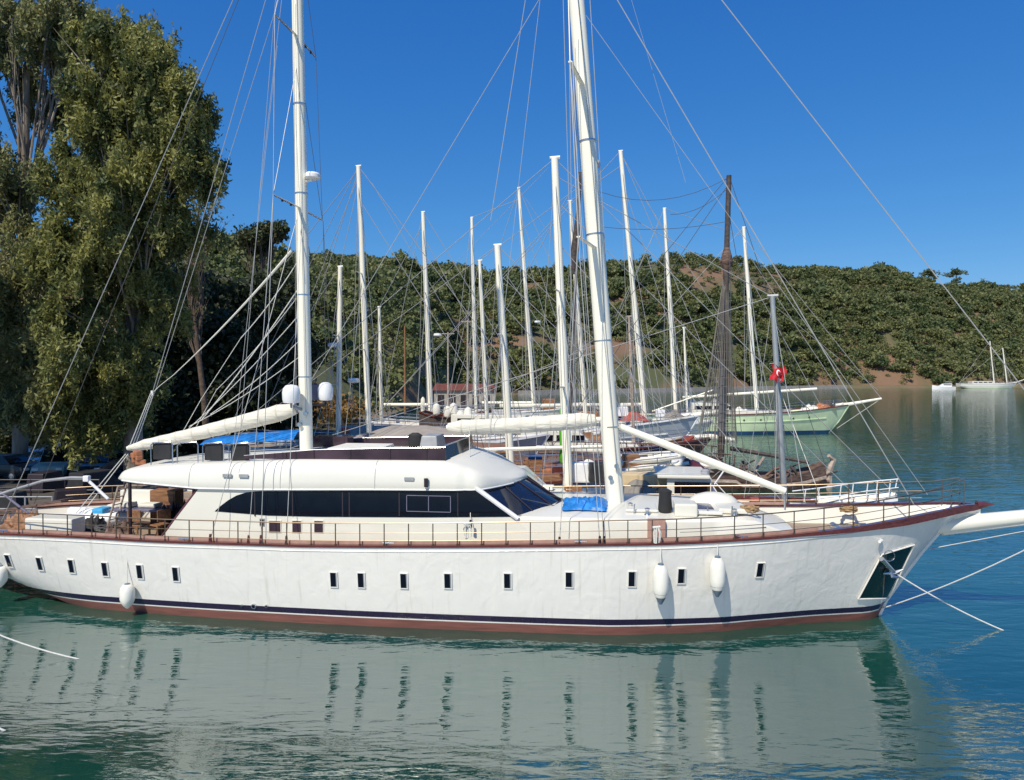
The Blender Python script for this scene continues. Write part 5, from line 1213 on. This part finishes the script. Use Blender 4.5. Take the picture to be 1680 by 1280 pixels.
# ------------------------------------------------------------------ on the shore
def car(px, Y, rz, m, label, van=False):
    X = (px-840)/F*Y; t = thing('parked_car', label, 'car', (X, Y, QZ), rz, group='cars parked on the quay under the trees')
    H_ = 1.95 if van else 1.45
    prof = [(-2.1, .35), (-2.15, .8), (-2.0, 1.0), (-1.75, 1.02), (-1.25, H_), (.5, H_), (1.15, 1.02), (2.0, .88), (2.15, .6), (2.1, .35)] if not van else [(-2.2, .4), (-2.25, 1.0), (-2.15, H_), (.6, H_), (1.35, 1.15), (2.1, 1.0), (2.2, .7), (2.15, .4)]
    b = MB(); g = []
    for y, k, sq in ((-.86, .0, 0), (-.80, .5, 1), (0, .5, 1), (.80, .5, 1), (.86, 0, 0)): pass
    lo = [(x, min(z, 1.02)) for x, z in prof]
    b.prism([(-2.15, .35), (-2.2, .8), (-2.05, 1.0), (1.1, 1.02), (2.0, .9), (2.18, .6), (2.1, .35)], -.85, .85); b.build('body', M[m], t, bevel=.07, smooth=True)
    up = [(-1.95 if van else -1.75, 1.0), (-1.9 if van else -1.25, H_), (.5, H_), (1.15, 1.0)]
    u_ = MB(); n_ = len(up); u_.v = [(x, -.78+(.14 if z > 1.1 else 0), z) for x, z in up]+[(x, .78-(.14 if z > 1.1 else 0), z) for x, z in up]
    u_.f = [(0, 1, 2, 3), (7, 6, 5, 4)]+[(i, i+4, (i+1) % 4+4, (i+1) % 4) for i in range(4)]; u_.build('cabin', M[m], t, bevel=.05, smooth=True)
    for s_ in (-1, 1):
        wprof = [(-1.55, 1.05), (-1.2, H_-.1), (.42, H_-.1), (.98, 1.05)] if not van else [(-2.0, 1.1), (-2.0, H_-.15), (.5, H_-.15), (1.1, 1.15)]
        wv = MB(); n_ = 4; wprof = [(up[0][0]+.18, 1.06), (up[1][0]+.14, H_-.1), (.42, H_-.1), (.95, 1.06)]
        def yy(z): return .79-.14*(z-1.0)/(H_-1.0)
        wv.v = [(x, s_*yy(z), z) for x, z in wprof]+[(x, s_*(yy(z)-.03), z) for x, z in wprof]; wv.f = [(0, 1, 2, 3), (4, 5, 6, 7)]+[(i, i+4, (i+1) % 4+4, (i+1) % 4) for i in range(4)]
        wv.build('window', M['glass'], t)
        for x in (-1.35, 1.35):
            w_ = MB().lathe([(.2, -.1), (.32, -.1), (.34, 0), (.32, .1), (.2, .1)], (x, s_*.78, .33), 16, axis='Y').build('wheel', M['black'], t)
            MB().lathe([(.19, -.11), (.05, -.12), (.05, .12), (.19, .11)], (x, s_*.78, .33), 12, axis='Y').build('rim', M['steel'], w_)
        MB().box((2.08, s_*.6, .75), (.14, .3, .14)).build('headlight', M['white2'], t)
    MB().add([(.57, -.6, H_-.07), (1.14, -.72, 1.06), (1.14, .72, 1.06), (.57, .6, H_-.07), (.52, -.6, H_-.09), (1.08, -.7, 1.04), (1.08, .7, 1.04), (.52, .6, H_-.09)], [(0, 1, 2, 3), (4, 7, 6, 5), (0, 4, 5, 1), (1, 5, 6, 2), (2, 6, 7, 3), (3, 7, 4, 0)]).build('windscreen', M['glass'], t)
    MB().box((2.17, 0, .55), (.06, 1.5, .18)).build('bumper', M['black'], t)
M['cargreen'] = mat('pale_green_car_paint', (.40, .47, .42), .45, coat=.1); M['carwhite'] = mat('white_car_paint', (.75, .75, .75), .25, coat=.8); M['carblack'] = mat('dark_car_paint', (.02, .02, .022), .4, coat=.2)
car(98, 44, -1.35, 'cargreen', 'pale green van parked behind the stern, facing the water', True)
car(58, 47, -1.1, 'carwhite', 'white car gleaming in the sun left of the pale green van'); car(8, 43, -.25, 'carblack', 'black car at the left edge of the quay'); car(165, 44, -1.45, 'carblack', 'dark car right of the pale green van')
car(320, 60, -.1, 'carwhite', 'white car parked deep in shade above the furled boom')
for px, Y, m_, lab in ((20, 29, 'brownw', 'brown timber stack beside the stern'), (110, 31, 'oldwood', 'weathered timber pile on the quay edge'), (60, 27.5, 'oldwood', 'dark plank pile behind the white deck locker')):
    X = (px-840)/F*Y; t = MB()
    for k in range(12): t.box((random.uniform(-.3, .3), (k % 4)*.22-.3, .08+(k//4)*.14), (random.uniform(1.6, 2.6), .18, .1), rz=random.uniform(-.12, .12))
    o = t.build('timber_stack', M[m_], None, label=lab, cat='timber'); o.location = (min(X, -QX-1.6), Y, QZ)
for i, (px, py, Y, lab) in enumerate(((735, 545, 140, 'wooden utility pole with crossbar, the left of the pair on the slope'), (767, 525, 140, 'taller wooden utility pole right of the other on the slope'), (664, 535, 120, 'slim rust brown pole behind the tan awning'))):
    p = at(px, py, Y); z0 = hillz(px, Y); t = thing('utility_pole', lab, 'utility pole', (p.x, Y, z0), group='poles along the shore road' if i < 2 else None)
    MB().tube([(0, 0, -.3), (0, 0, p.z-z0)], [.2, .13], 8).build('post', M['palewood' if i < 2 else 'brownw'], t)
    if i < 2: MB().box((0, 0, p.z-z0-.3), (2.4, .14, .16)).build('crossbar', M['palewood'], t)
# shore road barrier, low quay buildings behind the row
def wallbox(name, label, cat, p0, p1, Y0, Y1, z0, z1, dep, m, **kw):
    x0, x1 = (p0-840)/F*Y0, (p1-840)/F*Y1; t = MB()
    t.add([(x0, Y0, z0), (x1, Y1, z0), (x1, Y1+dep, z0), (x0, Y0+dep, z0), (x0, Y0, z1), (x1, Y1, z1), (x1, Y1+dep, z1), (x0, Y0+dep, z1)], [(0, 3, 2, 1), (4, 5, 6, 7), (0, 1, 5, 4), (1, 2, 6, 5), (2, 3, 7, 6), (3, 0, 4, 7)])
    return t.build(name, M[m], None, label=label, cat=cat, **kw)
sh = thing('boat_shed', 'long low shed with red brown roof on the shore behind the masts', 'shed', (0, 0, 0))
Ys = 150; x0, x1 = (712-840)/F*Ys, (812-840)/F*Ys
MB().box(((x0+x1)/2, Ys+2, 2.0), (x1-x0, 4, 3.2)).build('wall', M['concrete'], sh)
MB().prism([(x0-.4, 3.6), (x0+.3, 4.9), (x1-.3, 4.9), (x1+.4, 3.6)], Ys-.5, Ys+4.5).build('roof', mat('red_roof', (.20, .065, .055), .8), sh)
for k in range(5): MB().box((x0+1.4+k*2.3, Ys-.03, 1.7), (1.3, .08, 2.0)).build('opening', M['frame'], sh)
w0 = thing('quay_wall', 'long pale stone sea wall below the hill behind the boats', 'wall', (0, 0, 0))
wb = MB(); prev = None
pts = [((p-840)/F*(shore(p)-3), shore(p)-3) for p in range(850, 1420, 30)]
g = [[(x, y, -.5), (x, y, 1.5), (x, y+1.6, 1.5), (x, y+1.6, -.5)] for x, y in pts]; MB().grid(g).build('stonework', M['concrete'], w0)

DB, FDB, HDB = gulet('dark hulled boat with big white fenders hung under its red rail', 69, (806, 690), 6.5, 'darkmast', [], beam=2.0, th=4, free=3.1, bow=3.6, wl='darkmast', strake='wood', house=False, ports=0, rails=True)
for k, (px, py) in enumerate(((716, 672), (734, 676), (744, 671), (755, 684), (768, 678))):
    c = FDB.px(px, py, 2.15); t = thing('fender', 'round white fender number on the dark hull' if False else ('white fender on the dark hull beside the green tipped mast', 'second white fender along the dark hull', 'middle white fender of the dark hull', 'lowest white fender on the dark hull', 'white fender nearest the bow of the dark hull')[k], 'fender', FDB.w(c), 0, group='white fenders on the dark hull')
    MB().lathe([(.05, -.55), (.3, -.4), (.38, 0), (.3, .4), (.08, .55)], (0, 0, 0), 14).build('body', M['fender'], t, smooth=True)
    MB().tube([(0, 0, .5), (0, .1, 1.1)], .02, 4).build('rope', M['rope'], t)
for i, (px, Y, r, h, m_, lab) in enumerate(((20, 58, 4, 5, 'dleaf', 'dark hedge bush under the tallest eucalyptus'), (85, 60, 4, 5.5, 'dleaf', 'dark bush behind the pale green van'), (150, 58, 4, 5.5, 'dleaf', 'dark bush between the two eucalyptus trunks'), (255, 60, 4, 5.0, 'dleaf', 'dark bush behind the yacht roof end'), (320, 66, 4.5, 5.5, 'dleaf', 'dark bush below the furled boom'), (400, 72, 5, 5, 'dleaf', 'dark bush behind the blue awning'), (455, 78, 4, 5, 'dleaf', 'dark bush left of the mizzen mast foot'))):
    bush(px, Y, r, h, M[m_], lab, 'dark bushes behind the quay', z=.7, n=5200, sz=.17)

gulet('low white boat with varnished rail in the middle of the crowded row', 41, (1108, 768), 20, 'white', [(1003, 745, 990, 560, .10, 'gmast')], beam=2.6, th=6, free=1.6, bow=2.3, strake='wood', housem='brownw', boom=((880, 735, 1000, 741, .12, 'canvas'), (1010, 748, 1100, 742, .07, 'canvas')), sprit=(1150, 752), houselen=.25, wr=.014)
J_, FJ, HJ = gulet('dark hulled work boat squeezed in beside the wreck', 53, (1165, 738), 20, 'oldwood', [(1040, 730, 1032, 520, .12, 'palewood')], beam=2.7, th=6, free=1.6, bow=2.4, strake='wood', housem='white', boom=((905, 722, 1035, 728, .14, 'canvas'), (1050, 735, 1150, 722, .06, 'palewood')), sprit=(1205, 722), houselen=.25, wr=.016)
for a in ((FJ, 905, 728, .4, 'heap', 'net', 'grey net heap on the dark work boat left part', 'net', 1.2), (FJ, 960, 726, .3, 'crate', 'brownw', 'wooden crate on the dark work boat beside the green awning', 'crate', 1.2), (FJ, 985, 730, .6, 'heap', 'brownw', 'brown sail heap right behind the main mast', 'sail', 1.1),
          (FJ, 1085, 726, .3, 'roll', 'canvas', 'pale rolled awning on the dark work boat foredeck', 'awning', 1.0), (FJ, 1130, 728, .3, 'box', 'redc', 'red box on the bow of the dark work boat', 'box', .8), (FJ, 860, 728, .2, 'box', 'concrete', 'stone coloured locker above the windscreen top', 'box', 1.4), (FJ, 820, 730, .2, 'heap', 'net', 'pile of white line and net beside the flybridge screen', 'net', 1.1),
          (FB, 960, 770, .1, 'heap', 'canvas', 'pale sail heap behind the white locker', 'sail', .7), (FB, 918, 783, .9, 'crate', 'wood', 'dark red crate near the foot of the green awning', 'crate', .8), (FB, 1095, 778, .9, 'heap', 'net', 'tangled nets under the rolled sails', 'net', .8), (FN, 870, 796, -.9, 'crate', 'palewood', 'pale crate peeping over the windscreen edge', 'crate', .6),
          (FN, 1010, 822, 1.0, 'cushion', 'grey', 'grey pad on the white yacht beside the main mast', 'cushion', .6), (FG, 970, 690, .4, 'heap', 'brownw', 'brown canvas pile amidships on the grey blue gulet', 'canvas', 1.4), (FG, 1105, 686, .3, 'heap', 'net', 'net heap near the bow of the grey blue gulet', 'net', 1.0), (FGR, 1215, 680, .3, 'heap', 'canvas', 'cream sail heap by the foot of the green gulet mast', 'sail', 1.3),
          (FGR, 1290, 681, .3, 'box', 'grey', 'grey box between the masts and bow of the green gulet', 'box', 1.0), (FW2, 900, 672, .2, 'box', 'brownw', 'small brown deckhouse box on the far white boat', 'box', 2.0), (FE, 745, 700, .2, 'heap', 'grey', 'grey covered heap beside the green tipped mast', 'tarpaulin', 1.6)):
    goods(*a)
for i, (x0, x1, Y, lab) in enumerate(((-26, -19.2, 31, 'grey tube railing along the quay behind the stern'), (-30, -20, 36, 'dark railing deeper in the shade of the quay'))):
    t = thing('quay_railing', lab, 'railing', ((x0+x1)/2, Y, QZ))
    for z in (.5, 1.0): MB().tube([((x0-x1)/2, 0, z), ((x1-x0)/2, 0, z)], .03, 6).build('bar', M['grey' if i == 0 else 'frame'], t)
    for k in range(7): x = (x0-x1)/2+(x1-x0)*k/6; MB().tube([(x, 0, 0), (x, 0, 1.02)], .035, 6).build('post', M['grey' if i == 0 else 'frame'], t)
for i, (x, Y, sc_, m_, lab) in enumerate(((-22.5, 33, 1.0, 'black', 'black covered crate stack on the shaded quay'), (-25, 34, 1.2, 'oldwood', 'weathered cupboard on the quay behind the stern'), (-20.5, 34.5, .9, 'frame', 'dark bin on the quay edge'), (-28, 33, 1.0, 'wood', 'dark red chest at the left edge of the quay'), (-21.5, 38, 1.3, 'black', 'large dark tarpaulined heap beyond the boarding frame'), (-24.5, 39, 1.1, 'frame', 'dark covered skiff stored on the quay'))):
    o = MB().box((0, 0, .45*sc_), (1.6*sc_, .9*sc_, .9*sc_), taper=.85).build('quay_box', M[m_], None, bevel=.06, label=lab, cat='box'); o.location = (x, Y, QZ); o.rotation_euler.z = .3*i

for k, (a, b, c_, lab) in enumerate((((1290, 868), (1340, 858), (1392, 864), 'loose dark hose looped along the bow deck'), ((1330, 872), (1372, 852), (1440, 858), 'pale line running from the windlass to the bow'), ((1350, 880), (1362, 862), (1355, 850), 'short yellow strap beside the pale blue sheet'))):
    pts = [FR.px(*a, 1.2), FR.px(*b, .6), FR.px(*c_, .3)]
    for q in pts: q.z = H.zd(q.x)-ddrop(q.x)+.05
    sp = [pts[0].lerp(pts[1], t/6).lerp(pts[1].lerp(pts[2], t/6), t/6)+Vector((0, .12*math.sin(t*1.9), .02)) for t in range(7)]
    rope('deck_line', lab, [FR.w(q) for q in sp], .025, ('dwire', 'rope', 'orange')[k])

for k, (px, v, kind, m_, dims, lab) in enumerate(((140, 1.2, 'heap', 'black', (1.3, .8, .5), 'black tarpaulin heap on the aft deck behind the white locker'), (190, 1.6, 'heap', 'oldwood', (.9, .6, .35), 'brown sacking heap at the foot of the ladder'), (40, 1.0, 'heap', 'brownw', (1.2, .9, .5), 'brown canvas heap at the stern beside the left edge'), (300, .9, 'heap', 'black', (1.2, 1.0, .9), 'dark covered seat against the saloon bulkhead'))):
    heap(px, 866, v, dims, m_, 'tarpaulin', lab, 'tarpaulin', tdk, 11+k)
